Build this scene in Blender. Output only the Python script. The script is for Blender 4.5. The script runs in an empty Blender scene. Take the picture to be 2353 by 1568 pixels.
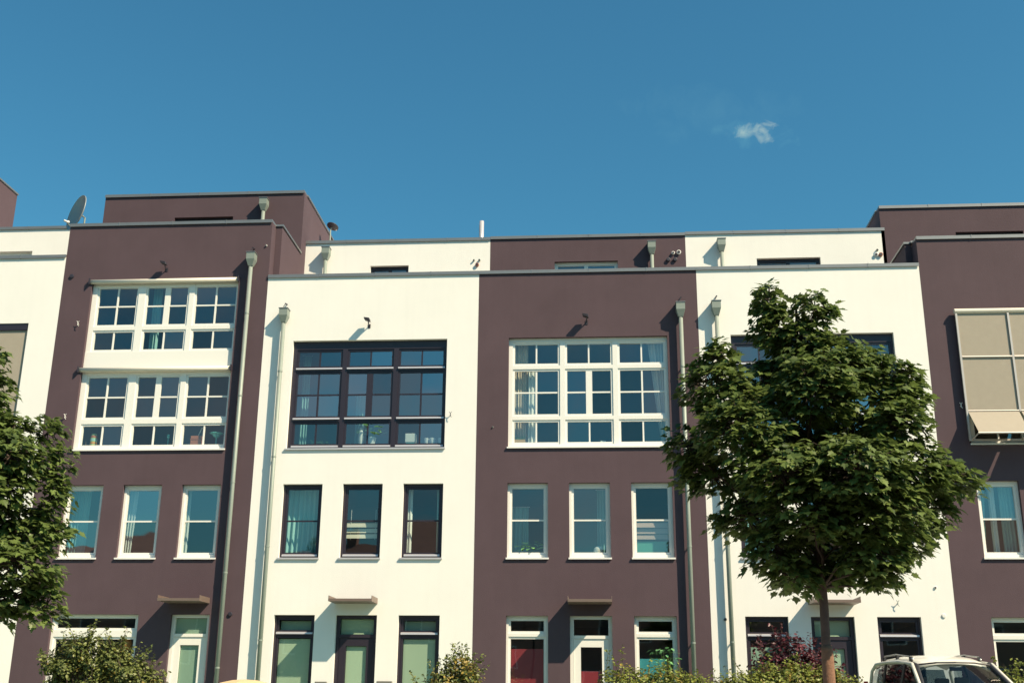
import bpy, bmesh, math, random
from mathutils import Vector, Matrix, Quaternion

random.seed(7)
SC = bpy.context.scene
COL = SC.collection

# ------------------------------------------------------------------ camera
CAM_LOC = Vector((2.828, -26.187, 1.15))
PITCH, YAW, ROLL = math.radians(17.631), math.radians(-4.370), math.radians(0.5215)
cam_d = bpy.data.cameras.new("camera")
cam_d.lens = 40.11
cam_d.sensor_width = 36.0
cam_d.clip_start = 0.1
cam_d.clip_end = 3000.0
cam = bpy.data.objects.new("camera", cam_d)
COL.objects.link(cam)
_f = Vector((math.sin(YAW) * math.cos(PITCH), math.cos(YAW) * math.cos(PITCH), math.sin(PITCH)))
_r = Vector((math.cos(YAW), -math.sin(YAW), 0.0))
_u = _r.cross(_f)
_r1 = math.cos(ROLL) * _r + math.sin(ROLL) * _u
_u1 = -math.sin(ROLL) * _r + math.cos(ROLL) * _u
cam.matrix_world = Matrix(((_r1.x, _u1.x, -_f.x, CAM_LOC.x),
                           (_r1.y, _u1.y, -_f.y, CAM_LOC.y),
                           (_r1.z, _u1.z, -_f.z, CAM_LOC.z),
                           (0, 0, 0, 1)))
SC.camera = cam

# ------------------------------------------------------------------ light
SUN_DIR = Vector((1.57, -1.0, 1.82)).normalized()
SUN_EL = math.asin(SUN_DIR.z)
SUN_AZ = math.atan2(SUN_DIR.x, SUN_DIR.y)          # clockwise from +Y
sun_d = bpy.data.lights.new("sun", 'SUN')
sun_d.energy = 5.0
sun_d.angle = math.radians(0.53)
sun_d.color = (1.0, 0.825, 0.585)
sun = bpy.data.objects.new("sun", sun_d)
COL.objects.link(sun)
sun.location = (20, -30, 30)
sun.rotation_euler = SUN_DIR.to_track_quat('Z', 'Y').to_euler()

SKY_STRENGTH = 0.10
SKY_TINT = (0.25, 0.63, 0.69, 1)
world = bpy.data.worlds.new("World")
SC.world = world
world.use_nodes = True
wn, wl = world.node_tree.nodes, world.node_tree.links
wn.clear()
w_out = wn.new('ShaderNodeOutputWorld')
w_bg = wn.new('ShaderNodeBackground')
w_bg.inputs['Strength'].default_value = SKY_STRENGTH
w_sky = wn.new('ShaderNodeTexSky')
w_sky.sky_type = 'NISHITA'
w_sky.sun_disc = False
w_sky.sun_elevation = SUN_EL
w_sky.sun_rotation = SUN_AZ
w_sky.altitude = 0.0
w_sky.air_density = 1.3
w_sky.dust_density = 0.7
w_sky.ozone_density = 2.0
w_tint = wn.new('ShaderNodeMix')
w_tint.data_type = 'RGBA'
w_tint.blend_type = 'MULTIPLY'
w_tint.inputs['Factor'].default_value = 1.0
w_tint.inputs[7].default_value = SKY_TINT
wl.new(w_sky.outputs['Color'], w_tint.inputs[6])


def w_math(op, a, b=None, clamp=False):
    n = wn.new('ShaderNodeMath')
    n.operation = op
    n.use_clamp = clamp
    for i, v in enumerate((a, b)):
        if v is None:
            continue
        if isinstance(v, (int, float)):
            n.inputs[i].default_value = v
        else:
            wl.new(v, n.inputs[i])
    return n.outputs[0]


def w_dot(vec, const):
    n = wn.new('ShaderNodeVectorMath')
    n.operation = 'DOT_PRODUCT'
    wl.new(vec, n.inputs[0])
    n.inputs[1].default_value = const
    return n.outputs['Value']


w_tc = wn.new('ShaderNodeTexCoord')
w_dir = w_tc.outputs['Generated']


def sky_cloud(direction, half_w, half_h, tilt, noise_scale, soft, gain, seed, prev, colour):
    """A patch of thin cloud high in the sky at a compass direction."""
    c = Vector(direction).normalized()
    e1 = Vector((c.y, -c.x, 0)).normalized()
    e2 = e1.cross(c)
    e1r = e1 * math.cos(tilt) + e2 * math.sin(tilt)
    e2r = -e1 * math.sin(tilt) + e2 * math.cos(tilt)
    u = w_math('DIVIDE', w_dot(w_dir, e1r), half_w)
    v = w_math('DIVIDE', w_dot(w_dir, e2r), half_h)
    r2 = w_math('ADD', w_math('MULTIPLY', u, u), w_math('MULTIPLY', v, v))
    nz = wn.new('ShaderNodeTexNoise')
    nz.noise_dimensions = '4D'
    nz.inputs['W'].default_value = seed
    nz.inputs['Scale'].default_value = noise_scale
    nz.inputs['Detail'].default_value = 6.0
    nz.inputs['Roughness'].default_value = 0.6
    nz.inputs['Distortion'].default_value = 0.6
    wl.new(w_dir, nz.inputs['Vector'])
    n = w_math('MULTIPLY', w_math('SUBTRACT', nz.outputs['Fac'], 0.5), 5.0)
    m = w_math('DIVIDE', w_math('ADD', w_math('SUBTRACT', 0.75, r2), n), soft, clamp=True)
    front = w_math('GREATER_THAN', w_dot(w_dir, c), 0.0)
    env = w_math('SUBTRACT', 1.6, w_math('MULTIPLY', r2, 0.8), clamp=True)
    m = w_math('MULTIPLY', w_math('MULTIPLY', w_math('MULTIPLY', m, front), env), gain)
    mx = wn.new('ShaderNodeMix')
    mx.data_type = 'RGBA'
    wl.new(m, mx.inputs['Factor'])
    wl.new(prev, mx.inputs[6])
    mx.inputs[7].default_value = colour
    return mx.outputs[2]


def direction_of(u, v):
    """compass direction that a point of the photograph (2352 px wide) looks along"""
    f = 2620.4
    return _r1 * ((u - 1176) / f) - _u1 * ((v - 784) / f) + _f


CLOUD_C = (3.6, 4.3, 3.7, 1)
col = sky_cloud(direction_of(1726, 298), 0.022, 0.0070, math.radians(4), 85.0, 1.9, 0.72, 3.1, w_tint.outputs[2], CLOUD_C)
col = sky_cloud(direction_of(1752, 312), 0.014, 0.0060, math.radians(-48), 95.0, 2.1, 0.62, 4.4, col, CLOUD_C)
col = sky_cloud(direction_of(1745, 309), 0.046, 0.013, math.radians(-8), 55.0, 2.6, 0.32, 5.7, col, (1.2, 3.2, 3.6, 1))
col = sky_cloud(direction_of(1625, 258), 0.085, 0.026, math.radians(-8), 32.0, 2.6, 0.11, 8.2, col, (1.6, 3.4, 3.6, 1))
# thin cloud banks behind the viewer: the panes mirror them in the photograph
for (cx, cy, cz, hw, hh, tl, sd) in ((-.35, -1, .26, .42, .07, .05, 11.3), (.25, -1, .34, .40, .07, -.06, 14.9), (-.75, -.8, .24, .30, .06, .04, 17.7),
                                     (.1, -1, .16, .5, .03, .02, 21.1), (-.5, -1, .42, .35, .05, -.1, 24.4)):
    col = sky_cloud((cx, cy, cz), hw, hh, tl, 6.5, 2.0, .62, sd, col, (3.3, 2.8, 2.9, 1))
wl.new(col, w_bg.inputs['Color'])
wl.new(w_bg.outputs[0], w_out.inputs['Surface'])

SC.view_settings.view_transform = 'Standard'
SC.view_settings.look = 'None'
SC.view_settings.gamma = 1.0
SC.view_settings.exposure = 0.75
SC.view_settings.use_curve_mapping = False
SC.render.engine = 'CYCLES'
SC.cycles.use_denoising = True
SC.cycles.max_bounces = 8
SC.cycles.diffuse_bounces = 4
SC.cycles.transparent_max_bounces = 16
SC.cycles.caustics_reflective = False
SC.cycles.caustics_refractive = False

# ------------------------------------------------------------------ materials
MATS = {}


def material(name, colour, rough=0.6, metal=0.0, var=0.0, var_scale=3.0, bump=0.0, bump_scale=60.0, spec=0.5,
             island=0.0, stain=0.0, coat=0.0):
    m = bpy.data.materials.new(name)
    m.use_nodes = True
    nt = m.node_tree
    n, l = nt.nodes, nt.links
    b = n['Principled BSDF']
    b.inputs['Roughness'].default_value = rough
    b.inputs['Metallic'].default_value = metal
    b.inputs['Specular IOR Level'].default_value = spec
    b.inputs['Coat Weight'].default_value = coat
    base = (*colour, 1)
    b.inputs['Base Color'].default_value = base
    tc = n.new('ShaderNodeTexCoord')
    src = None
    if var > 0:
        nz = n.new('ShaderNodeTexNoise')
        nz.inputs['Scale'].default_value = var_scale
        nz.inputs['Detail'].default_value = 8
        nz.inputs['Roughness'].default_value = 0.62
        l.new(tc.outputs['Object'], nz.inputs['Vector'])
        mr = n.new('ShaderNodeMapRange')
        mr.inputs['From Min'].default_value = 0.25
        mr.inputs['From Max'].default_value = 0.75
        mr.inputs['To Min'].default_value = 1 - var
        mr.inputs['To Max'].default_value = 1 + var
        l.new(nz.outputs['Fac'], mr.inputs['Value'])
        src = mr.outputs[0]
    if stain > 0:                                       # faint vertical rain streaks
        mp = n.new('ShaderNodeMapping')
        mp.inputs['Scale'].default_value = (7.0, 1.0, 0.35)
        l.new(tc.outputs['Object'], mp.inputs['Vector'])
        nz = n.new('ShaderNodeTexNoise')
        nz.inputs['Scale'].default_value = 1.0
        nz.inputs['Detail'].default_value = 5
        l.new(mp.outputs[0], nz.inputs['Vector'])
        mr = n.new('ShaderNodeMapRange')
        mr.inputs['From Min'].default_value = 0.45
        mr.inputs['From Max'].default_value = 0.8
        mr.inputs['To Min'].default_value = 1.0
        mr.inputs['To Max'].default_value = 1 - stain
        l.new(nz.outputs['Fac'], mr.inputs['Value'])
        mu = n.new('ShaderNodeMath')
        mu.operation = 'MULTIPLY'
        l.new(mr.outputs[0], mu.inputs[0])
        if src:
            l.new(src, mu.inputs[1])
        else:
            mu.inputs[1].default_value = 1.0
        src = mu.outputs[0]
    if island > 0:
        g = n.new('ShaderNodeNewGeometry')
        oi = n.new('ShaderNodeObjectInfo')
        ad = n.new('ShaderNodeMath')
        ad.operation = 'ADD'
        l.new(g.outputs['Random Per Island'], ad.inputs[0])
        l.new(oi.outputs['Random'], ad.inputs[1])
        fr = n.new('ShaderNodeMath')
        fr.operation = 'FRACT'
        l.new(ad.outputs[0], fr.inputs[0])
        mr = n.new('ShaderNodeMapRange')
        mr.inputs['To Min'].default_value = 1 - island
        mr.inputs['To Max'].default_value = 1 + island
        l.new(fr.outputs[0], mr.inputs['Value'])
        src = mr.outputs[0]
    if src:
        vm = n.new('ShaderNodeVectorMath')
        vm.operation = 'SCALE'
        vm.inputs[0].default_value = colour
        l.new(src, vm.inputs['Scale'])
        l.new(vm.outputs[0], b.inputs['Base Color'])
    if bump > 0:
        nz = n.new('ShaderNodeTexNoise')
        nz.inputs['Scale'].default_value = bump_scale
        nz.inputs['Detail'].default_value = 4
        l.new(tc.outputs['Object'], nz.inputs['Vector'])
        bp = n.new('ShaderNodeBump')
        bp.inputs['Strength'].default_value = bump
        bp.inputs['Distance'].default_value = 0.01
        l.new(nz.outputs['Fac'], bp.inputs['Height'])
        l.new(bp.outputs[0], b.inputs['Normal'])
    MATS[name] = m
    return m


def glass_material(name, refl_add, tint, wave=0.0, wave_scale=1.2):
    m = bpy.data.materials.new(name)
    m.use_nodes = True
    n, l = m.node_tree.nodes, m.node_tree.links
    n.clear()
    out = n.new('ShaderNodeOutputMaterial')
    mix = n.new('ShaderNodeMixShader')
    tr = n.new('ShaderNodeBsdfTransparent')
    tr.inputs['Color'].default_value = (*tint, 1)
    gl = n.new('ShaderNodeBsdfGlossy')
    gl.inputs['Roughness'].default_value = 0.015
    gl.inputs['Color'].default_value = (1, 1, 1, 1)
    fr = n.new('ShaderNodeLayerWeight')
    fr.inputs['Blend'].default_value = 0.5
    pw = n.new('ShaderNodeMath')
    pw.operation = 'POWER'
    pw.inputs[1].default_value = 5.0
    l.new(fr.outputs['Facing'], pw.inputs[0])
    ad = n.new('ShaderNodeMath')
    ad.operation = 'MULTIPLY_ADD'
    ad.use_clamp = True
    ad.inputs[1].default_value = 0.85
    ad.inputs[2].default_value = 0.04 + refl_add
    l.new(pw.outputs[0], ad.inputs[0])
    oi = n.new('ShaderNodeObjectInfo')
    mr = n.new('ShaderNodeMapRange')
    mr.inputs['To Min'].default_value = 0.04 + refl_add * .55
    mr.inputs['To Max'].default_value = 0.04 + refl_add * 1.75
    l.new(oi.outputs['Random'], mr.inputs['Value'])
    l.new(mr.outputs[0], ad.inputs[2])
    l.new(ad.outputs[0], mix.inputs['Fac'])
    l.new(tr.outputs[0], mix.inputs[1])
    l.new(gl.outputs[0], mix.inputs[2])
    l.new(mix.outputs[0], out.inputs['Surface'])
    if wave > 0:
        tc = n.new('ShaderNodeTexCoord')
        nz = n.new('ShaderNodeTexNoise')
        nz.inputs['Scale'].default_value = wave_scale
        nz.inputs['Detail'].default_value = 1
        l.new(tc.outputs['Object'], nz.inputs['Vector'])
        bp = n.new('ShaderNodeBump')
        bp.inputs['Strength'].default_value = wave
        bp.inputs['Distance'].default_value = 0.02
        l.new(nz.outputs['Fac'], bp.inputs['Height'])
        l.new(bp.outputs[0], gl.inputs['Normal'])
        l.new(bp.outputs[0], fr.inputs['Normal'])
    MATS[name] = m
    return m


def leaf_material(name, colour, vary, trans=0.35, spread=0.012, rough=0.45):
    m = bpy.data.materials.new(name)
    m.use_nodes = True
    n, l = m.node_tree.nodes, m.node_tree.links
    b = n['Principled BSDF']
    b.inputs['Roughness'].default_value = rough
    b.inputs['Specular IOR Level'].default_value = 0.4
    g = n.new('ShaderNodeNewGeometry')
    oi = n.new('ShaderNodeObjectInfo')
    ad = n.new('ShaderNodeMath')
    ad.operation = 'ADD'
    l.new(g.outputs['Random Per Island'], ad.inputs[0])
    l.new(oi.outputs['Random'], ad.inputs[1])
    fr = n.new('ShaderNodeMath')
    fr.operation = 'FRACT'
    l.new(ad.outputs[0], fr.inputs[0])
    ramp = n.new('ShaderNodeValToRGB')
    e = ramp.color_ramp.elements
    lo = tuple(c * (1 - vary) for c in colour)
    hi = tuple(c * (1 + vary) for c in colour)
    e[0].color = (*lo, 1)
    e[1].color = (hi[0] * 1.15, hi[1], hi[2] * 0.9, 1)
    e[0].position = 0.0
    e[1].position = 1.0
    l.new(fr.outputs[0], ramp.inputs[0])
    l.new(ramp.outputs[0], b.inputs['Base Color'])
    tl = n.new('ShaderNodeBsdfTranslucent')
    l.new(ramp.outputs[0], tl.inputs['Color'])
    mix = n.new('ShaderNodeMixShader')
    mix.inputs[0].default_value = trans
    l.new(b.outputs[0], mix.inputs[1])
    l.new(tl.outputs[0], mix.inputs[2])
    l.new(mix.outputs[0], n['Material Output'].inputs['Surface'])
    MATS[name] = m
    return m


material('brown_render', (0.088, 0.059, 0.071), 0.85, var=0.10, var_scale=0.9, bump=0.35, bump_scale=55, spec=0.25, stain=0.04)
material('white_render', (0.80, 0.79, 0.75), 0.85, var=0.03, var_scale=0.8, bump=0.3, bump_scale=55, spec=0.2, stain=0.02)
material('white_frame', (0.78, 0.77, 0.72), 0.35)
material('dark_frame', (0.024, 0.019, 0.030), 0.4)
material('zinc', (0.24, 0.28, 0.25), 0.55, metal=0.2, var=0.06, var_scale=5)
material('coping_metal', (0.26, 0.26, 0.26), 0.42, metal=0.6, var=0.06, var_scale=4)
material('aluminium', (0.62, 0.60, 0.62), 0.35, metal=0.4)
material('sill_white', (0.78, 0.77, 0.74), 0.4)
material('bronze_sheet', (0.21, 0.155, 0.13), 0.45, metal=0.3, var=0.05)
material('dark_metal', (0.03, 0.027, 0.04), 0.5)
material('white_plastic', (0.75, 0.74, 0.70), 0.4)
material('cassette_white', (0.72, 0.66, 0.56), 0.4)
material('screen_fabric', (0.34, 0.30, 0.24), 0.8, var=0.04, var_scale=6, bump=0.2, bump_scale=300)
material('screen_rail', (0.55, 0.50, 0.46), 0.4, metal=0.4)
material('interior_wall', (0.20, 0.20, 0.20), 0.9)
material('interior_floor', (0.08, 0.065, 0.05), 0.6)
material('roof_gravel', (0.22, 0.21, 0.2), 0.9, var=0.2, var_scale=20)
material('frosted_green', (0.52, 0.64, 0.47), 0.6)
material('frosted_sage', (0.33, 0.46, 0.36), 0.6)
material('red_film', (0.34, 0.035, 0.05), 0.5)
material('turquoise_film', (0.06, 0.36, 0.42), 0.5)
material('green_panel', (0.08, 0.34, 0.26), 0.6)
material('curtain_beige', (0.62, 0.52, 0.38), 0.9)
material('curtain_white', (0.72, 0.74, 0.70), 0.9)
material('curtain_teal', (0.28, 0.52, 0.50), 0.9)
material('slat_cream', (0.62, 0.60, 0.50), 0.8)
material('blind_pink', (0.42, 0.32, 0.28), 0.8)
material('pine', (0.50, 0.32, 0.15), 0.6)
material('terracotta', (0.36, 0.13, 0.07), 0.7)
material('orange', (0.62, 0.25, 0.05), 0.6)
material('pot_white', (0.74, 0.74, 0.68), 0.4)
material('pot_green', (0.35, 0.48, 0.22), 0.5)
material('pot_teal', (0.12, 0.48, 0.46), 0.4)
material('pot_yellow', (0.60, 0.45, 0.12), 0.5)
material('stem_green', (0.06, 0.13, 0.04), 0.6)
material('dish_grey', (0.30, 0.33, 0.33), 0.45, metal=0.2)
material('bark', (0.085, 0.055, 0.045), 0.9, var=0.35, var_scale=9, bump=1.0, bump_scale=24)
material('reed_mat', (0.19, 0.10, 0.06), 0.9, var=0.35, var_scale=14, bump=0.8, bump_scale=40)
material('branch_bark', (0.07, 0.05, 0.04), 0.9, var=0.3, var_scale=9)
material('asphalt', (0.05, 0.05, 0.052), 0.9, var=0.15, var_scale=4, bump=0.3, bump_scale=80)
material('paving', (0.40, 0.385, 0.36), 0.85, var=0.1, var_scale=3, bump=0.2, bump_scale=50)
material('kerb_stone', (0.34, 0.33, 0.31), 0.85, var=0.1, var_scale=5)
material('bounce_gravel', (0.23, 0.30, 0.235), 0.9, var=0.15, var_scale=12, bump=0.8, bump_scale=60)  # unseen garden ground, made pale and greenish to bounce light onto the walls
material('driveway', (0.36, 0.34, 0.31), 0.9, var=0.12, var_scale=5, bump=0.2, bump_scale=60)
material('terrain', (0.16, 0.17, 0.10), 0.95, var=0.2, var_scale=0.3)
material('car_paint', (0.70, 0.68, 0.60), 0.3, coat=0.6)
material('rubber', (0.02, 0.02, 0.022), 0.7)
material('car_trim', (0.025, 0.025, 0.03), 0.5)
material('car_grey', (0.16, 0.16, 0.17), 0.8)
material('alloy', (0.5, 0.5, 0.5), 0.3, metal=0.9)
material('tail_red', (0.5, 0.02, 0.02), 0.3)
material('tan_cloth', (0.62, 0.44, 0.25), 0.8, var=0.05, var_scale=6)
material('letterbox_grey', (0.20, 0.19, 0.17), 0.5, metal=0.3)
glass_material('window_glass', 0.10, (0.86, 0.92, 0.90), wave=0.10)
glass_material('window_glass_soft', 0.20, (0.76, 0.86, 0.85), wave=0.14)
glass_material('car_glass', -0.005, (0.36, 0.42, 0.44))
glass_material('lamp_glass', 0.05, (0.9, 0.9, 0.9))
leaf_material('maple_leaf', (0.105, 0.165, 0.048), 0.50, trans=0.38)
leaf_material('hedge_leaf', (0.165, 0.215, 0.045), 0.4, trans=0.25)
leaf_material('shrub_leaf', (0.125, 0.165, 0.05), 0.4, trans=0.25)
leaf_material('yellow_leaf', (0.24, 0.20, 0.045), 0.35, trans=0.25)
leaf_material('purple_leaf', (0.085, 0.022, 0.035), 0.4, trans=0.25)
leaf_material('house_plant_leaf', (0.16, 0.40, 0.18), 0.35, trans=0.25)


# ------------------------------------------------------------------ mesh helpers
class MB:
    def __init__(self):
        self.v, self.f = [], []

    def box(self, x0, x1, y0, y1, z0, z1):
        k = len(self.v)
        self.v += [(x0, y0, z0), (x1, y0, z0), (x1, y1, z0), (x0, y1, z0),
                   (x0, y0, z1), (x1, y0, z1), (x1, y1, z1), (x0, y1, z1)]
        self.f += [(k, k + 3, k + 2, k + 1), (k + 4, k + 5, k + 6, k + 7), (k, k + 1, k + 5, k + 4),
                   (k + 1, k + 2, k + 6, k + 5), (k + 2, k + 3, k + 7, k + 6), (k + 3, k, k + 4, k + 7)]
        return self

    def hexa(self, lo, hi):
        """two quads (lists of four points, same winding) joined into a solid"""
        k = len(self.v)
        self.v += [tuple(p) for p in lo] + [tuple(p) for p in hi]
        self.f += [(k + 3, k + 2, k + 1, k), (k + 4, k + 5, k + 6, k + 7)]
        for i in range(4):
            j = (i + 1) % 4
            self.f.append((k + i, k + j, k + 4 + j, k + 4 + i))
        return self

    def quad(self, a, b, c, d):
        k = len(self.v)
        self.v += [tuple(a), tuple(b), tuple(c), tuple(d)]
        self.f.append((k, k + 1, k + 2, k + 3))
        return self

    def tube(self, pts, radii, seg=10, cap=True):
        pts = [Vector(p) for p in pts]
        if not hasattr(radii, '__len__'):
            radii = [radii] * len(pts)
        rings = []
        prev = None
        for i, p in enumerate(pts):
            a = pts[max(i - 1, 0)]
            b = pts[min(i + 1, len(pts) - 1)]
            t = (b - a).normalized()
            if prev is None:
                ref = Vector((0, 0, 1)) if abs(t.z) < 0.9 else Vector((1, 0, 0))
                n = t.cross(ref).normalized()
            else:
                n = (prev - t * prev.dot(t)).normalized()
            prev = n
            bn = t.cross(n)
            k = len(self.v)
            for s in range(seg):
                an = 2 * math.pi * s / seg
                self.v.append(tuple(p + (n * math.cos(an) + bn * math.sin(an)) * radii[i]))
            rings.append(k)
        for a, b in zip(rings, rings[1:]):
            for s in range(seg):
                t = (s + 1) % seg
                self.f.append((a + s, a + t, b + t, b + s))
        if cap:
            self.f.append(tuple(rings[0] + s for s in reversed(range(seg))))
            self.f.append(tuple(rings[-1] + s for s in range(seg)))
        return self

    def lathe(self, centre, axis, profile, seg=20):
        """profile: list of (radius, distance along axis)"""
        c = Vector(centre)
        ax = Vector(axis).normalized()
        ref = Vector((0, 0, 1)) if abs(ax.z) < 0.9 else Vector((1, 0, 0))
        n = ax.cross(ref).normalized()
        b = ax.cross(n)
        rings = []
        for r, h in profile:
            k = len(self.v)
            for s in range(seg):
                an = 2 * math.pi * s / seg
                self.v.append(tuple(c + ax * h + (n * math.cos(an) + b * math.sin(an)) * max(r, 1e-4)))
            rings.append(k)
        for a, d in zip(rings, rings[1:]):
            for s in range(seg):
                t = (s + 1) % seg
                self.f.append((a + s, a + t, d + t, d + s))
        self.f.append(tuple(rings[0] + s for s in reversed(range(seg))))
        self.f.append(tuple(rings[-1] + s for s in range(seg)))
        return self

    def prism(self, poly, y0, y1):
        """poly: (x, z) outline, extruded from y0 to y1"""
        k = len(self.v)
        n = len(poly)
        self.v += [(x, y0, z) for x, z in poly] + [(x, y1, z) for x, z in poly]
        self.f.append(tuple(k + i for i in range(n)))
        self.f.append(tuple(k + n + i for i in reversed(range(n))))
        for i in range(n):
            j = (i + 1) % n
            self.f.append((k + j, k + i, k + n + i, k + n + j))
        return self

    def mesh(self, name, mat, smooth=False, bevel=0.0, fix=True):
        me = bpy.data.meshes.new(name)
        me.from_pydata(self.v, [], self.f)
        if fix:
            bm = bmesh.new()
            bm.from_mesh(me)
            bmesh.ops.recalc_face_normals(bm, faces=bm.faces)
            if bevel > 0:
                bmesh.ops.bevel(bm, geom=list(bm.edges), offset=bevel, segments=1, affect='EDGES', clamp_overlap=True)
            bm.to_mesh(me)
            bm.free()
        me.materials.append(MATS[mat])
        if smooth:
            me.polygons.foreach_set('use_smooth', [True] * len(me.polygons))
        me.update()
        return me

    def build(self, name, mat, parent=None, smooth=False, bevel=0.0, fix=True):
        o = bpy.data.objects.new(name, self.mesh(name, mat, smooth, bevel, fix))
        COL.objects.link(o)
        if parent is not None:
            o.parent = parent
        return o


def tag(o, label=None, cat=None, group=None, kind=None):
    if label:
        o['label'] = label
    if cat:
        o['category'] = cat
    if group:
        o['group'] = group
    if kind:
        o['kind'] = kind
    return o


def thing(name, label, cat, loc=(0, 0, 0), group=None, rz=0.0):
    o = bpy.data.objects.new(name, None)
    COL.objects.link(o)
    o.location = loc
    o.rotation_euler = (0, 0, rz)
    o.empty_display_size = 0.2
    return tag(o, label, cat, group)


def link_mesh(name, me, parent=None, mw=None):
    o = bpy.data.objects.new(name, me)
    COL.objects.link(o)
    if parent is not None:
        o.parent = parent
    if mw is not None:
        o.matrix_local = mw
    return o


def grid_wall(mb, x0, x1, z0, z1, y0, y1, holes):
    """a slab with rectangular openings, front at y0, back at y1"""
    xs = sorted({x0, x1, *[h[0] for h in holes], *[h[1] for h in holes]})
    zs = sorted({z0, z1, *[h[2] for h in holes], *[h[3] for h in holes]})

    def hollow(i, j):
        if i < 0 or j < 0 or i >= len(xs) - 1 or j >= len(zs) - 1:
            return None
        cx, cz = (xs[i] + xs[i + 1]) / 2, (zs[j] + zs[j + 1]) / 2
        return any(h[0] < cx < h[1] and h[2] < cz < h[3] for h in holes)

    idx = {}

    def vert(i, j, b):
        if (i, j, b) not in idx:
            idx[(i, j, b)] = len(mb.v)
            mb.v.append((xs[i], y1 if b else y0, zs[j]))
        return idx[(i, j, b)]

    for i in range(len(xs) - 1):
        for j in range(len(zs) - 1):
            if hollow(i, j):
                continue
            mb.f.append((vert(i, j, 0), vert(i + 1, j, 0), vert(i + 1, j + 1, 0), vert(i, j + 1, 0)))
            mb.f.append((vert(i, j, 1), vert(i, j + 1, 1), vert(i + 1, j + 1, 1), vert(i + 1, j, 1)))
            for (di, dj, a, b) in ((-1, 0, (i, j), (i, j + 1)), (1, 0, (i + 1, j + 1), (i + 1, j)),
                                   (0, -1, (i + 1, j), (i, j)), (0, 1, (i, j + 1), (i + 1, j + 1))):
                h = hollow(i + di, j + dj)
                if h is None or h:
                    mb.f.append((vert(*a, 0), vert(*a, 1), vert(*b, 1), vert(*b, 0)))
    return mb


# ------------------------------------------------------------------ setting
GZ = 0.02


def sheet(name, x0, x1, y0, y1, z, mat, thick=None):
    mb = MB()
    if thick:
        mb.box(x0, x1, y0, y1, z - thick, z)
    else:
        mb.quad((x0, y0, z), (x1, y0, z), (x1, y1, z), (x0, y1, z))
    return tag(mb.build(name, mat), kind='structure')


sheet('ground', -900, 900, -900, 900, -0.02, 'terrain')
sheet('road', -300, 300, -31.0, -14.2, 0.0, 'asphalt')
sheet('kerb', -300, 300, -14.2, -14.05, 0.12, 'kerb_stone', 0.2)
sheet('pavement', -300, 300, -14.05, -9.3, 0.115, 'paving', 0.2)
sheet('front_garden', -300, 300, -9.3, 0.0, 0.10, 'bounce_gravel', 0.2)
sheet('driveway', 7.0, 10.2, -9.28, -0.4, 0.106, 'driveway')

# ------------------------------------------------------------------ windows
Y_FRAME, Y_SASH, Y_GLASS = 0.10, 0.122, 0.150
DEPTH = 0.085


def ring(mb, x0, x1, z0, z1, w, y0, y1, wb=None):
    wb = w if wb is None else wb
    mb.box(x0, x0 + w, y0, y1, z0, z1)
    mb.box(x1 - w, x1, y0, y1, z0, z1)
    mb.box(x0 + w, x1 - w, y0, y1, z1 - w, z1)
    mb.box(x0 + w, x1 - w, y0, y1, z0, z0 + wb)


PANE_RNG = random.Random(3)


def pane(parent, x0, x1, z0, z1, y=Y_GLASS, glass='window_glass', tilt=0.013):
    """one sheet of glass, minutely out of true as real panes are"""
    mb = MB()
    w, h = (x1 - x0) / 2, (z1 - z0) / 2
    mb.quad((-w, 0, -h), (w, 0, -h), (w, 0, h), (-w, 0, h))
    o = mb.build('pane', glass, parent, fix=False)
    o.location = ((x0 + x1) / 2, y, (z0 + z1) / 2)
    o.rotation_euler = (PANE_RNG.uniform(-tilt, tilt), 0, PANE_RNG.uniform(-tilt, tilt))
    return o


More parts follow.
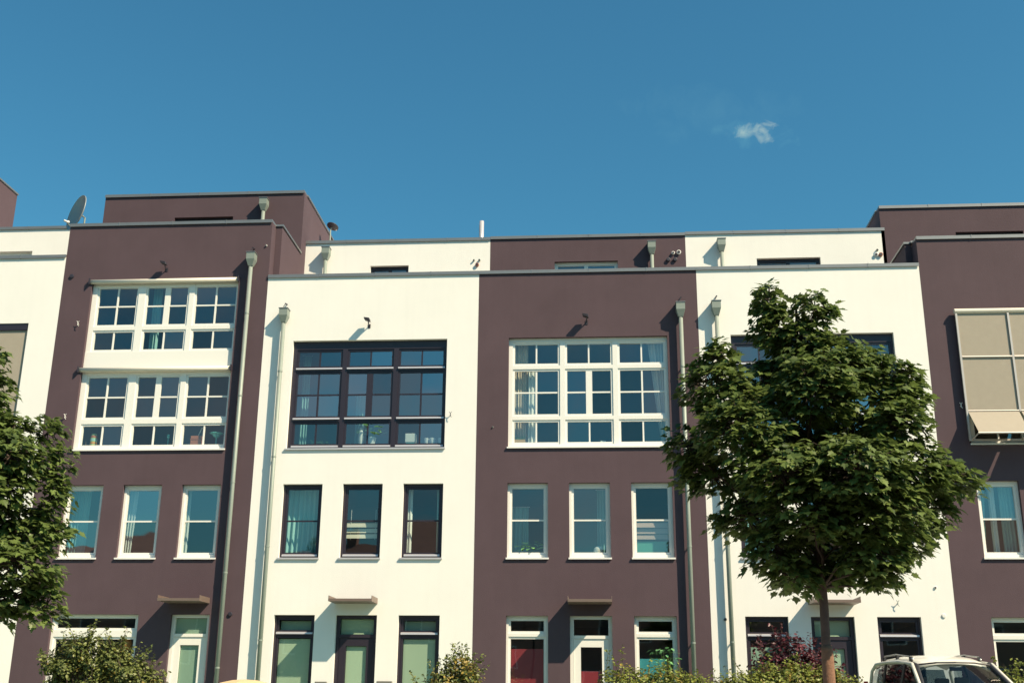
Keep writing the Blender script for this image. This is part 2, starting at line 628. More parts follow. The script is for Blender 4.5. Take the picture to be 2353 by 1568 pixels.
def window(house, x0, x1, z0, z1, bays, rows, mat, sill='sill_white', ledge=None, y=0.0, glass='window_glass',
           muntin=0.036, sash=0.05, sill_over=0.045, sill_drop=0.035, label=None):
    """bays: (xl, xr, split, centre_width) glass columns; rows: (zb, zt, nz, split?) from the top down"""
    holes = [(bx[0] - sash, bx[1] + sash, r[0] - sash, r[1] + sash) for bx in bays for r in rows]
    mb = grid_wall(MB(), x0, x1, z0, z1, y + Y_FRAME, y + Y_FRAME + DEPTH, holes)
    o = mb.build('window', mat, house)
    if label:
        o['label'] = label
    for bx in bays:
        for r in rows:
            xl, xr, zb, zt, nz = bx[0], bx[1], r[0], r[1], r[2]
            nx = bx[2] if len(r) < 4 else r[3]
            cw = bx[3] if (len(bx) > 3 and nz > 1) else muntin
            s = MB()
            ring(s, xl - sash + .001, xr + sash - .001, zb - sash + .001, zt + sash - .001, sash - .001, y + Y_SASH, y + Y_SASH + 0.06)
            s.build('sash', mat, o)
            xs = [xl] + ([(xl + xr) / 2] if nx == 2 else []) + [xr]
            zs = [zb] + ([(zb + zt) / 2] if nz == 2 else []) + [zt]
            if nx == 2:
                c = (xl + xr) / 2
                yy = y + (Y_SASH + 0.004 if cw > 0.08 else Y_GLASS - 0.018)
                MB().box(c - cw / 2, c + cw / 2, yy, y + Y_GLASS + 0.02, zb - .002, zt + .002).build('muntin', mat, o)
            if nz == 2:
                c = (zb + zt) / 2
                MB().box(xl - .002, xr + .002, y + Y_GLASS - 0.0165, y + Y_GLASS + 0.0185, c - muntin / 2, c + muntin / 2).build('muntin', mat, o)
            for a, b in zip(xs, xs[1:]):
                for c, d in zip(zs, zs[1:]):
                    pane(o, a - .003, b + .003, c - .003, d + .003, y + Y_GLASS, glass)
            if ledge:
                lm = MB()
                zz = zb - sash - 0.008
                lm.hexa([(xl - .05, y + Y_FRAME - .034, zz - .030), (xr + .05, y + Y_FRAME - .034, zz - .030), (xr + .05, y + Y_SASH + .01, zz - .030), (xl - .05, y + Y_SASH + .01, zz - .030)],
                        [(xl - .05, y + Y_FRAME - .030, zz + .006), (xr + .05, y + Y_FRAME - .030, zz + .006), (xr + .05, y + Y_SASH + .01, zz + .026), (xl - .05, y + Y_SASH + .01, zz + .026)])
                lm.build('weather_bar', ledge, o)
    if sill:
        sm = MB()
        e = 0.02
        yb = y + Y_FRAME - .002
        zt_ = z0 + 0.022
        sm.hexa([(x0 - e, y - sill_over, z0 - sill_drop), (x1 + e, y - sill_over, z0 - sill_drop), (x1 + e, yb, z0 - .005), (x0 - e, yb, z0 - .005)],
                [(x0 - e, y - sill_over, z0 + .002), (x1 + e, y - sill_over, z0 + .002), (x1 + e, yb, zt_), (x0 - e, yb, zt_)])
        sm.build('sill', sill, o)
    return o


A, B, C = (0.75, 1.69), (2.18, 3.12), (3.61, 4.55)
MID_Z = (4.33, 6.05)
GROUND_TOP = 3.05


def shift(x, t):
    return tuple(a + x for a in t)


def mid_window(house, x, cols, mat, ledge=None, glass='window_glass', label=None):
    x0, x1 = x + cols[0], x + cols[1]
    return window(house, x0, x1, MID_Z[0], MID_Z[1], [(x0 + 0.105, x1 - 0.105, 1)], [(4.465, 5.935, 2)], mat,
                  sill='sill_white' if mat == 'white_frame' else 'aluminium', ledge=ledge, glass=glass, label=label)


def ground_window(house, x, cols, mat, ledge=None, z0=0.55, label=None):
    x0, x1 = x + cols[0], x + cols[1]
    return window(house, x0, x1, z0, GROUND_TOP, [(x0 + 0.10, x1 - 0.10, 1)], [(2.72, 2.945, 1), (z0 + 0.12, 2.55, 1)], mat,
                  sill='sill_white' if mat == 'white_frame' else 'aluminium', ledge=ledge, label=label)


def big_window(house, x, mat, ledge=None, glass='window_glass', sill=None, label=None):
    bays = [(x + .895, x + 1.93, 2, muntin_mid(0)), (x + 2.15, x + 3.19, 2, 0.15), (x + 3.41, x + 4.45, 2, muntin_mid(0))]
    rows = [(8.965, 9.445 if mat == 'white_frame' else 9.335, 1), (7.715, 8.775, 2), (7.035, 7.525, 1)]
    return window(house, x + 0.75, x + 4.55, 6.90, 9.59, bays, rows, mat, sill=sill or 'sill_white', ledge=ledge, glass=glass, label=label)


def muntin_mid(_):
    return 0.040


def door(house, x, cols, mat, glass_mat=None, y=0.0, backing=None, handle_left=True):
    """a glazed front door with a fanlight"""
    x0, x1 = x + cols[0], x + cols[1]
    yf = y + Y_FRAME
    mb = MB()
    grid_wall(mb, x0, x1, 0.22, GROUND_TOP, yf, yf + DEPTH,
              [(x0 + .085, x1 - .085, 2.63, GROUND_TOP - .07), (x0 + .075, x1 - .075, 0.23, 2.56)])
    o = mb.build('door', mat, house)
    pane(o, x0 + .08, x1 - .08, 2.625, GROUND_TOP - .065, y + Y_GLASS)
    lf = MB()
    grid_wall(lf, x0 + .079, x1 - .079, 0.24, 2.555, yf + .022, yf + .075, [(x0 + .235, x1 - .235, 0.62, 2.38)])
    lf.build('door_leaf', mat, o)
    pane(o, x0 + .23, x1 - .23, 0.615, 2.385, y + Y_GLASS)
    hx = x0 + .15 if handle_left else x1 - .15
    h = MB()
    h.tube([(hx, yf + .025, 1.30), (hx, yf - .05, 1.30)], 0.012, 8)
    h.tube([(hx, yf - .045, 1.32), (hx + (.12 if handle_left else -.12), yf - .045, 1.30)], 0.012, 8)
    h.build('handle', 'aluminium', o, smooth=True)
    MB().box(x0 + .05, x1 - .05, y - .18, yf - .001, 0.11, 0.219).build('doorstep', 'kerb_stone', o)
    return o


def canopy(house, x0, x1, z=3.30, d=0.70):
    """a folded sheet-metal tray over the door, ends turned up"""
    mb = MB()
    mb.box(x0, x1, -d, -0.002, z, z + 0.014)
    mb.box(x0, x1, -d, -d + 0.012, z + 0.014, z + 0.058)
    for a, b in ((x0, x0 + 0.012), (x1 - 0.012, x1)):
        mb.hexa([(a, -d + .012, z + .014), (b, -d + .012, z + .014), (b, -.002, z + .014), (a, -.002, z + .014)],
                [(a, -d + .012, z + .125), (b, -d + .012, z + .125), (b, -.002, z + .125), (a, -.002, z + .125)])
    return mb.build('canopy', 'bronze_sheet', house)


def downpipe(house, x, z_top, z_bot, y=0.0, clips=True, spout=True, dia=0.10):
    """rain pipe with a hopper head; z_top is the hopper's rim"""
    yc = y - 0.125
    mb = MB()
    mb.tube([(x, yc, z_bot), (x, yc, z_top - 0.32)], dia / 2, 14)
    p = mb.build('downpipe', 'zinc', house, smooth=False)
    for poly in p.data.polygons:
        poly.use_smooth = len(poly.vertices) == 4
    hw = 0.105
    h = MB()
    y0, y1 = yc - 0.115, y - 0.003

    def rect(w, z, ya, yb):
        return [(x - w, ya, z), (x + w, ya, z), (x + w, yb, z), (x - w, yb, z)]
    h.hexa(rect(.055, z_top - .36, yc - .055, yc + .055), rect(hw, z_top - .19, y0, y1))
    h.hexa(rect(hw - .001, z_top - .19, y0 + .001, y1 - .001), rect(hw - .001, z_top - .018, y0 + .001, y1 - .001))
    h.build('hopper_head', 'zinc', p)
    r = MB()
    ring_z = z_top - .018
    r.box(x - hw - .012, x + hw + .012, y0 - .012, y0 + .004, ring_z, z_top)
    r.box(x - hw - .012, x - hw + .004, y0 + .004, y1, ring_z, z_top)
    r.box(x + hw - .004, x + hw + .012, y0 + .004, y1, ring_z, z_top)
    r.build('hopper_rim', 'coping_metal', p)
    if spout:
        s = MB()
        s.tube([(x + .02, y - .001, z_top + .16), (x + .02, y - .16, z_top + .13)], .016, 8)
        s.tube([(x + .02, y - .15, z_top + .13), (x - .02, y - .17, z_top + .04)], .010, 6)
        s.build('overflow_spout', 'dark_metal', p)
    if clips:
        z = z_top - 1.6
        while z > z_bot + 0.6:
            c = MB()
            c.tube([(x, yc, z - .018), (x, yc, z + .018)], dia / 2 + .006, 14)
            c.box(x - .012, x + .012, yc + .05, y - .002, z - .012, z + .012)
            c.build('pipe_clip', 'zinc', p)
            z -= 2.1
    return p


def coping(house, x0, x1, y0, y1, z, over=0.035, h=0.05):
    mb = MB()
    mb.box(x0, x1, y0 - over, y1 + over, z, z + h)
    mb.box(x0, x1, y0 - over - .004, y0 - over + .012, z - .035, z - .001)
    xx = x0 + 1.3
    while xx < x1 - .6:
        mb.box(xx - .012, xx + .012, y0 - over - .008, y1 + over + .004, z - .038, z + h + .006)
        xx += 1.4
    return mb.build('coping', 'coping_metal', house)


def wall_sensor(house, x, z, y=0.0):
    """small hooded sensor arm above the big window"""
    mb = MB()
    mb.box(x - .03, x + .03, y - .012, y - .001, z - .13, z - .03)
    mb.tube([(x, y - .005, z - .08), (x, y - .13, z - .05), (x, y - .17, z + .03)], .014, 8)
    o = mb.build('sensor_bracket', 'dark_metal', house)
    hd = MB()
    hd.hexa([(x - .085, y - .25, z + .02), (x + .05, y - .23, z - .02), (x + .05, y - .10, z - .02), (x - .085, y - .12, z + .02)],
            [(x - .10, y - .27, z + .075), (x + .035, y - .25, z + .06), (x + .035, y - .09, z + .06), (x - .10, y - .11, z + .075)])
    hd.build('sensor_head', 'dark_metal', o, bevel=.008)
    return o


def wall_hook(house, x, z, mat='white_plastic', y=0.0, s=1.0):
    """shutter-style retaining hook on the wall"""
    mb = MB()
    mb.tube([(x, y, z), (x, y - .10 * s, z + .01)], .010, 6)
    mb.tube([(x, y - .10 * s, z - .06 * s), (x, y - .10 * s, z + .07 * s)], .014 * s, 6)
    mb.tube([(x, y - .10 * s, z + .05 * s), (x - .05 * s, y - .11 * s, z + .12 * s)], .010 * s, 6)
    mb.tube([(x, y - .10 * s, z + .05 * s), (x + .05 * s, y - .11 * s, z + .12 * s)], .010 * s, 6)
    mb.tube([(x, y - .10 * s, z - .05 * s), (x + .05 * s, y - .10 * s, z - .10 * s)], .012 * s, 6)
    return mb.build('wall_hook', mat, house)


def vent(house, x, z, y, r=0.055, mat='dark_metal', cap='white_plastic', out=0.05):
    o = MB().lathe((x, y, z), (0, -1, 0), [(r, 0.0), (r, out), (r * .75, out + .004)], 14).build('vent', cap, house)
    MB().lathe((x, y - out - .004, z), (0, -1, 0), [(r * .7, 0.0), (r * .7, .003)], 14).build('vent_grille', mat, o)
    return o


# ------------------------------------------------------------------ house shells
W = 5.3
T = 0.30
SET_Y = 2.7


def house_shell(house, x, parapet, set_top, render, holes, set_holes, set_y=SET_Y, set_x=(0.0, W), depth=8.5, floors=(0.12, 3.30, 6.45),
                room_depth=4.2):
    e = 0.0015
    xl, xr = x + e, x + W - e
    grid_wall(MB(), xl, xr, 0.0, parapet, 0.0, T, holes).build('front_wall', render, house)
    sw = MB()
    for a, b in ((xl, xl + .15), (xr - .15, xr)):
        sw.box(a, b, T + e, depth, 0.0, parapet - .9)
        sw.box(a, b, T + e, set_y - e, parapet - .899, parapet - .04)
    sw.box(xl + .151, xr - .151, depth - .2, depth, 0, parapet - .9)
    sw.build('side_wall', render, house)
    # roof terrace and the storey set back behind it
    MB().box(xl + .151, xr - .151, T + e, depth - .201, parapet - 1.1, parapet - .9).build('terrace', 'roof_gravel', house)
    a, b = x + set_x[0] + e, x + set_x[1] - e
    u = grid_wall(MB(), a, b, parapet - .895, set_top, set_y, set_y + .25, set_holes)
    u.box(a, a + .25, set_y + .251, depth, parapet - .895, set_top)
    u.box(b - .25, b, set_y + .251, depth, parapet - .895, set_top)
    u.box(a + .251, b - .251, depth - .25, depth, parapet - .895, set_top)
    u.box(a + .251, b - .251, set_y + .251, depth - .251, set_top - .3, set_top - .02)
    u.build('upper_storey', render, house)
    # rooms behind the windows
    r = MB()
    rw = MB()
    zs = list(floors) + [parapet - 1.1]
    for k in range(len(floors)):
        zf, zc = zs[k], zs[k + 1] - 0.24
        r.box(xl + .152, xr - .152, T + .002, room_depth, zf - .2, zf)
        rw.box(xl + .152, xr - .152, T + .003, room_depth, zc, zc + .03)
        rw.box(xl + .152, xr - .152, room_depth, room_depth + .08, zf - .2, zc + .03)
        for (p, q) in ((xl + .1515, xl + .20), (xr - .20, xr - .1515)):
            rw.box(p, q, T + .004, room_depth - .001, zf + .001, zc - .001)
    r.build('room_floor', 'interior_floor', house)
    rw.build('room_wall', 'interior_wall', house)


def set_window(house, x0, x1, z_top, y, mat, glass='window_glass', zb=11.0, blind=None):
    c = (x0 + x1) / 2
    window(house, x0, x1, zb, z_top, [(x0 + .09, c - .05, 1), (c + .05, x1 - .09, 1)], [(zb + .1, z_top - .09, 1)], mat, sill=None, y=y,
           glass=glass)


HOUSES = {}
BIG = lambda x: (x + .75, x + 4.55, 6.90, 9.59)


def std_holes(x, ground=(A, C), door_cols=B, z0=0.55):
    hs = [(x + c[0], x + c[1], MID_Z[0], MID_Z[1]) for c in (A, B, C)]
    hs += [(x + c[0], x + c[1], z0, GROUND_TOP) for c in ground]
    hs += [(x + door_cols[0], x + door_cols[1], 0.22, GROUND_TOP)]
    return hs


def backing(x0, x1, z0, z1, mat, name, parent, y=Y_GLASS + 0.03, label=None):
    """flat film or roller blind hanging directly behind the glass"""
    o = MB().box(x0, x1, y, y + 0.004, z0, z1).build(name, mat, parent)
    MB().tube([(x0, y - .002, z0), (x1, y - .002, z0)], .009, 6).build('hem_bar', mat, o)
    if label:
        o['label'] = label
    return o


# ---- white house two doors left of the middle (only its right edge shows)
x = -15.9
h = thing('townhouse', 'white townhouse at the left edge, mostly hidden behind the left maple', 'house', (0, 0, 0), 'rendered townhouses in the row')
HOUSES[0] = h
big0 = (x + .75, x + 4.555, 7.25, 10.16)
hs = std_holes(x) + [big0]
house_shell(h, x, 11.93, 13.93, 'white_render', hs, [(x + 1.6, x + 2.9, 11.2, 13.24)])
coping(h, x + .002, x + W - .002, 0, .30, 11.93)
coping(h, x + .002, x + W - .002, SET_Y, SET_Y + .25, 13.93)
for c in (A, B, C):
    mid_window(h, x, c, 'dark_frame', ledge='aluminium')
for c in (A, C):
    ground_window(h, x, c, 'dark_frame', ledge='aluminium')
door(h, x, B, 'dark_frame')
canopy(h, x + 2.15, x + 3.13)
set_window(h, x + 1.6, x + 2.9, 13.24, SET_Y, 'white_frame', zb=11.2)
bays0 = [(x + .895, x + 1.93, 2), (x + 2.15, x + 3.19, 2), (x + 3.41, x + 4.45, 2)]
w0 = window(h, *big0, bays0, [(9.4, 9.95, 1), (8.1, 9.2, 2), (7.4, 7.9, 1)], 'dark_frame', sill='aluminium')
scr = MB().box(x + .80, x + 4.52, .055, .060, 7.3, 9.98).build('roller_screen', 'screen_fabric', w0)
MB().box(x + .78, x + 4.53, .02, .095, 9.985, 10.155).build('screen_box', 'dark_frame', w0)
downpipe(h, x + .50, 10.95, .2)
wall_hook(h, x + 4.75, 12.02, 'dark_metal', y=SET_Y - .9, s=.8)

# ---- brown house left of the middle
x = -10.6
h = thing('townhouse', 'tall brown townhouse with two stacked white windows and a satellite dish at its corner', 'house', (0, 0, 0), 'rendered townhouses in the row')
HOUSES[1] = h
GW1 = (.81, 2.88)
hs = [(x + c[0], x + c[1], MID_Z[0], MID_Z[1]) for c in (A, B, C)]
hs += [(x + .77, x + 4.55, 6.91, 11.24), (x + GW1[0], x + GW1[1], .55, GROUND_TOP), (x + 3.64, x + 4.55, .22, GROUND_TOP)]
PY1 = 2.2
house_shell(h, x, 12.78, 14.62, 'brown_render', hs, [(x + 1.83, x + 3.49, 12.0, 13.94)], set_y=PY1, set_x=(-.22, W + .16), depth=6.2)
coping(h, x + .002, x + W - .002, 0, .30, 12.78)
coping(h, x - .22, x + W + .16, PY1, PY1 + .25, 14.62)
side = MB().box(x + W + .0015, x + W + .16, .36, PY1 - .002, 11.4, 12.79)
side.build('party_wall', 'brown_render', h)
MB().box(x + W - .16, x + W + .16 + .03, .33, PY1 - .002, 12.791, 12.84).build('coping', 'coping_metal', h)
MB().box(x + W - .16, x + W + .03, .302 + .04, .328, 12.791, 12.838).build('coping', 'coping_metal', h)
MB().box(x + W + .16 - .22, x + W + .16 + .03, PY1 + .29, 6.2, 14.62, 14.67).build('coping', 'coping_metal', h)
MB().box(x - .25, x - .03, PY1 + .29, 6.2, 14.62, 14.67).build('coping', 'coping_metal', h)
for i, c in enumerate((A, B, C)):
    mid_window(h, x, c, 'white_frame', glass='window_glass_soft')
bays1 = [(x + .945, x + 1.92, 2, .04), (x + 2.205, x + 3.23, 2, .14), (x + 3.46, x + 4.475, 2, .04)]
window(h, x + .77, x + 4.55, 9.40, 11.24, bays1, [(10.115, 11.085, 2), (9.435 + .03, 9.92, 1)], 'white_frame', sill=None)
window(h, x + .77, x + 4.55, 6.91, 8.87, bays1, [(7.735, 8.745, 2), (7.045, 7.52, 1)], 'white_frame', sill='sill_white')
ap = MB().box(x + .772, x + 4.548, .085, .18, 8.872, 9.398)
ap.build('apron_panel', 'white_frame', h)
for z in (11.225, 8.915):
    cs = MB().tube([(x + .735, .0, z), (x + 4.545, .0, z)], .058, 16)
    o = cs.build('blind_cassette', 'cassette_white', h)
    for poly in o.data.polygons:
        poly.use_smooth = len(poly.vertices) == 4
    for xx in (x + .722, x + 4.558):
        MB().box(xx - .012, xx + .012, -.09, .02, z - .075, z + .075).build('end_cap', 'dark_metal', o)
gw = window(h, x + GW1[0], x + GW1[1], .55, GROUND_TOP, [(x + GW1[0] + .11, x + GW1[1] - .11, 1)], [(2.75, 2.965, 1)], 'white_frame', sill=None)
gw.data = grid_wall(MB(), x + GW1[0], x + GW1[1], .55, GROUND_TOP, Y_FRAME, Y_FRAME + DEPTH,
                    [(x + GW1[0] + .06, x + GW1[1] - .06, 2.70, 3.015), (x + GW1[0] + .06, x + 1.80, .62, 2.55), (x + 1.86, x + GW1[1] - .06, .62, 2.55)]).mesh('window', 'white_frame')
for (a, b) in ((x + GW1[0] + .06, x + 1.80), (x + 1.86, x + GW1[1] - .06)):
    s = MB()
    ring(s, a + .001, b - .001, .621, 2.549, .049, Y_SASH, Y_SASH + .06)
    s.build('sash', 'white_frame', gw)
    pane(gw, a + .045, b - .045, .665, 2.505)
MB().box(x + GW1[0] - .02, x + GW1[1] + .02, -.045, Y_FRAME - .002, .52, .555).build('sill', 'sill_white', gw)
d1 = door(h, x, (3.64, 4.55), 'white_frame')
backing(x + 3.64 + .24, x + 4.55 - .24, .63, 2.37, 'frosted_sage', 'frosted_film', d1)
backing(x + 3.64 + .09, x + 4.55 - .09, 2.64, 2.97, 'frosted_sage', 'frosted_film', d1)
canopy(h, x + 3.55, x + 4.52)
downpipe(h, x + 4.87, 11.88, .2)
downpipe(h, x + 4.37, 14.39, 11.95, y=PY1, clips=False, spout=False)
set_window(h, x + 1.83, x + 3.49, 13.94, PY1, 'dark_frame', zb=12.0)
wall_sensor(h, x + 2.67, 11.60)
wall_hook(h, x + .56, 10.10, s=.6)
wall_hook(h, x + .54, 7.72, s=.6)
vent(h, x + .22, 11.39, 0, .055, cap='dark_metal', out=.03)
vent(h, x + 5.03, 3.06, 0, .05, cap='dark_metal', out=.03)
vent(h, x + 5.19, 12.12, 0, .022, cap='white_plastic', out=.03)

# ---- white house in the middle left
x = -5.3
h = thing('townhouse', 'white townhouse with dark window frames between the two brown ones, no tree before it', 'house', (0, 0, 0), 'rendered townhouses in the row')
HOUSES[2] = h
PAR, STP = 11.275, 13.31
house_shell(h, x, PAR, STP, 'white_render', std_holes(x) + [BIG(x)], [(x + 2.0, x + 3.06, 10.6, 12.59)])
coping(h, x + .002, x + W - .002, 0, .30, PAR)
coping(h, x + .002, x + W - .002, SET_Y, SET_Y + .25, STP)
for i, c in enumerate((A, B, C)):
    mid_window(h, x, c, 'dark_frame', ledge='aluminium')
g1 = ground_window(h, x, A, 'dark_frame', ledge='aluminium')
g3 = ground_window(h, x, C, 'dark_frame', ledge='aluminium')
backing(x + A[0] + .11, x + A[1] - .11, .7, 2.53, 'frosted_green', 'roller_blind', g1)
backing(x + C[0] + .11, x + C[1] - .11, .7, 2.53, 'frosted_green', 'roller_blind', g3)
backing(x + A[0] + .11, x + A[1] - .11, 2.73, 2.93, 'frosted_sage', 'roller_blind', g1, y=Y_GLASS + .10)
backing(x + C[0] + .11, x + C[1] - .11, 2.73, 2.93, 'frosted_sage', 'roller_blind', g3, y=Y_GLASS + .10)
big_window(h, x, 'dark_frame', ledge='aluminium', glass='window_glass_soft', sill='aluminium')
d2 = door(h, x, B, 'dark_frame')
backing(x + B[0] + .24, x + B[1] - .24, .63, 2.37, 'frosted_green', 'frosted_film', d2)
backing(x + B[0] + .09, x + B[1] - .09, 2.64, 2.97, 'frosted_green', 'frosted_film', d2, y=Y_GLASS + .06)
canopy(h, x + 2.14, x + 3.12)
downpipe(h, x + .51, 10.38, .2)
downpipe(h, x + .77, 13.10, PAR - .8, y=SET_Y, clips=False, spout=False)
set_window(h, x + 2.0, x + 3.06, 12.59, SET_Y, 'dark_frame', zb=10.6)
wall_sensor(h, x + 2.62, 10.02)
wall_hook(h, x + 4.68, 7.68, 'dark_metal', s=.6)
vent(h, x + 4.86, 12.69, SET_Y, .025, cap='zinc')
vent(h, x + 5.01, 12.69, SET_Y, .03, cap='zinc')
vent(h, x + 4.95, 12.555, SET_Y, .05, cap='terracotta')

# ---- brown house in the middle right
x = 0.0
h = thing('townhouse', 'brown townhouse with white window frames and a red blind, between two white houses', 'house', (0, 0, 0), 'rendered townhouses in the row')
HOUSES[3] = h
house_shell(h, x, PAR, STP + .02, 'brown_render', std_holes(x) + [BIG(x)], [(x + 1.76, x + 3.47, 10.6, 12.61)])
coping(h, x + .002, x + W - .002, 0, .30, PAR)
coping(h, x + .002, x + W - .002, SET_Y, SET_Y + .25, STP + .02)
for i, c in enumerate((A, B, C)):
    mid_window(h, x, c, 'white_frame')
g1 = ground_window(h, x, A, 'white_frame')
g3 = ground_window(h, x, C, 'white_frame')
backing(x + A[0] + .11, x + A[1] - .11, .7, 2.335, 'red_film', 'roller_blind', g1, label='dark red blind drawn up to just under the transom')
backing(x + C[0] + .11, x + C[1] - .24, .7, 2.14, 'turquoise_film', 'window_film', g3, label='turquoise film over the lower glass')
big_window(h, x, 'white_frame')
d3 = door(h, x, B, 'white_frame')
backing(x + B[0] + .24, x + B[1] - .24, .63, 1.865, 'red_film', 'door_panel', d3, label='red lower panel behind the door glass')
canopy(h, x + 2.15, x + 3.12)
downpipe(h, x + 4.88, 10.37, .2)
downpipe(h, x + 4.385, 13.08, PAR - .8, y=SET_Y, clips=False, spout=False)
set_window(h, x + 1.76, x + 3.47, 12.61, SET_Y, 'white_frame', zb=10.6)
wall_sensor(h, x + 2.63, 10.03)
for (vx, vz, r, cp) in ((4.963, 12.788, .045, 'white_plastic'), (5.114, 12.806, .06, 'white_plastic'), (4.83, 12.60, .055, 'dark_metal'), (5.01, 12.60, .055, 'dark_metal')):
    vent(h, x + vx, vz, SET_Y, r, cap=cp)
vent(h, x + .39, 7.38, 0, .018, cap='zinc', out=.02)

# ---- white house behind the right-hand maple
x = 5.3
h = thing('townhouse', 'white townhouse half hidden behind the right maple tree', 'house', (0, 0, 0), 'rendered townhouses in the row')
HOUSES[4] = h
house_shell(h, x, PAR, STP + .04, 'white_render', std_holes(x) + [BIG(x)], [(x + 1.88, x + 3.56, 10.6, 12.6)])
coping(h, x + .002, x + W - .002, 0, .30, PAR)
coping(h, x + .002, x + W - .002, SET_Y, SET_Y + .25, STP + .04)
for i, c in enumerate((A, B, C)):
    mid_window(h, x, c, 'dark_frame', ledge='aluminium')
g1 = ground_window(h, x, A, 'dark_frame', ledge='aluminium')
g3 = ground_window(h, x, C, 'dark_frame', ledge='aluminium')
backing(x + A[0] + .11, x + A[1] - .11, .7, 2.40, 'frosted_sage', 'roller_blind', g1)
big_window(h, x, 'dark_frame', ledge='aluminium', glass='window_glass_soft', sill='aluminium')
d4 = door(h, x, B, 'dark_frame')
backing(x + B[0] + .24, x + B[1] - .24, .63, 2.37, 'frosted_green', 'frosted_film', d4)
backing(x + B[0] + .09, x + B[1] - .09, 2.64, 2.97, 'frosted_green', 'frosted_film', d4, y=Y_GLASS + .06)
canopy(h, x + 2.14, x + 3.14)
downpipe(h, x + .43, 10.39, .2)
downpipe(h, x + .95, 13.115, PAR - .8, y=SET_Y, clips=False, spout=False)
set_window(h, x + 1.88, x + 3.56, 12.6, SET_Y, 'dark_frame', zb=10.6)
vent(h, x + 5.06, 12.76, SET_Y, .03, cap='zinc')
vent(h, x + 5.02, 12.63, SET_Y, .05, cap='white_plastic')
vent(h, x + 5.14, 12.63, SET_Y, .055, cap='terracotta')
vent(h, x + 4.92, 3.68, 0, .03, cap='white_plastic', out=.02)
vent(h, x + 5.04, 3.075, 0, .05, cap='white_plastic', mat='white_plastic', out=.015)
wall_hook(h, x + 4.07, 3.33, 'zinc', s=.6)
vent(h, x + .31, 2.98, 0, .035, cap='zinc')

# ---- brown house at the right edge
x = 10.6
h = thing('townhouse', 'brown townhouse at the right edge with beige screens down over its big window', 'house', (0, 0, 0), 'rendered townhouses in the row')
HOUSES[5] = h
bigh = (x + .75, x + 4.55, 6.90, 9.95)
GW5 = (.74, 2.85)
hs = [(x + c[0], x + c[1], MID_Z[0], MID_Z[1]) for c in (A, B, C)]
hs += [bigh, (x + GW5[0], x + GW5[1], .55, GROUND_TOP), (x + 3.64, x + 4.55, .22, GROUND_TOP)]
PY5 = 2.7
house_shell(h, x, 11.96, 13.99, 'brown_render', hs, [(x + 1.85, x + 3.6, 11.2, 13.24)], set_y=PY5, set_x=(-.09, W), depth=4.6)
coping(h, x + .002, x + W - .002, 0, .30, 11.96)
coping(h, x - .09, x + W - .002, PY5, PY5 + .25, 13.99)
MB().box(x - .15, x - .0015, .45, 2.45, 10.6, 12.0).build('party_wall', 'brown_render', h)
MB().box(x - .18, x + .16, .42, 2.47, 12.001, 12.05).build('coping', 'coping_metal', h)
MB().box(x - .03, x + .16, .342, .418, 12.001, 12.048).build('coping', 'coping_metal', h)
MB().box(x - .12, x + .10, PY5 + .29, 4.6, 13.99, 14.04).build('coping', 'coping_metal', h)
for i, c in enumerate((A, B, C)):
    mid_window(h, x, c, 'white_frame')
bays5 = [(x + .895, x + 1.93, 2), (x + 2.15, x + 3.19, 2), (x + 3.41, x + 4.45, 2)]
w5 = window(h, *bigh, bays5, [(8.965, 9.8, 1), (7.715, 8.775, 2), (7.035, 7.525, 1)], 'white_frame')
cs = MB().tube([(x + .67, -.10, 10.055), (x + 4.63, -.10, 10.055)], .060, 16).build('screen_cassette', 'cassette_white', w5)
xs5 = [x + .70, x + 1.88, x + 3.06, x + 4.24 + .35]
for i in range(4):
    MB().box(xs5[i] - .022, xs5[i] + .022, -.135, -.085, 6.98 if i in (0, 3) else 7.62, 9.995).build('guide_rail', 'screen_rail', w5)
for i in range(3):
    a, b = xs5[i] + .025, xs5[i + 1] - .025
    MB().box(a, b, -.105, -.101, 8.955, 9.992).build('screen', 'screen_fabric', w5)
    MB().box(a, b, -.106, -.102, 7.66, 8.90).build('screen', 'screen_fabric', w5)
    MB().tube([(a, -.115, 8.928), (b, -.115, 8.928)], .026, 8).build('cross_bar', 'screen_rail', w5)
    MB().tube([(a, -.115, 7.64), (b, -.115, 7.64)], .020, 8).build('cross_bar', 'screen_rail', w5)
    # the lower part leans out on folding arms
    aw = MB().hexa([(a, -.115, 7.625), (b, -.115, 7.625), (b, -.111, 7.625), (a, -.111, 7.625)],
                   [(a + .02, -.62, 7.02), (b - .02, -.62, 7.02), (b - .02, -.616, 7.016), (a + .02, -.616, 7.016)])
    aw.build('lower_screen', 'screen_fabric', w5)
    MB().tube([(a, -.62, 7.01), (b, -.62, 7.01)], .022, 8).build('front_bar', 'screen_rail', w5)
    for xx in (a + .01, b - .01):
        MB().tube([(xx, -.10, 6.97), (xx, -.61, 7.0)], .014, 6).build('folding_arm', 'screen_rail', w5)
MB().box(xs5[0] - .02, xs5[3] + .02, -.13, -.09, 6.94, 6.98).build('bottom_rail', 'screen_rail', w5)
window(h, x + GW5[0], x + GW5[1], .55, GROUND_TOP, [(x + GW5[0] + .08, x + GW5[1] - .08, 1)], [(2.72, 2.95, 1), (.66, 2.54, 1)], 'white_frame')
door(h, x, (3.64, 4.55), 'white_frame')
canopy(h, x + 3.55, x + 4.6)
set_window(h, x + 1.85, x + 3.6, 13.24, PY5, 'dark_frame', zb=11.2)
wall_hook(h, x + .60, 7.78, 'white_plastic', s=.6)
downpipe(h, x + 4.87, 11.0, .2)

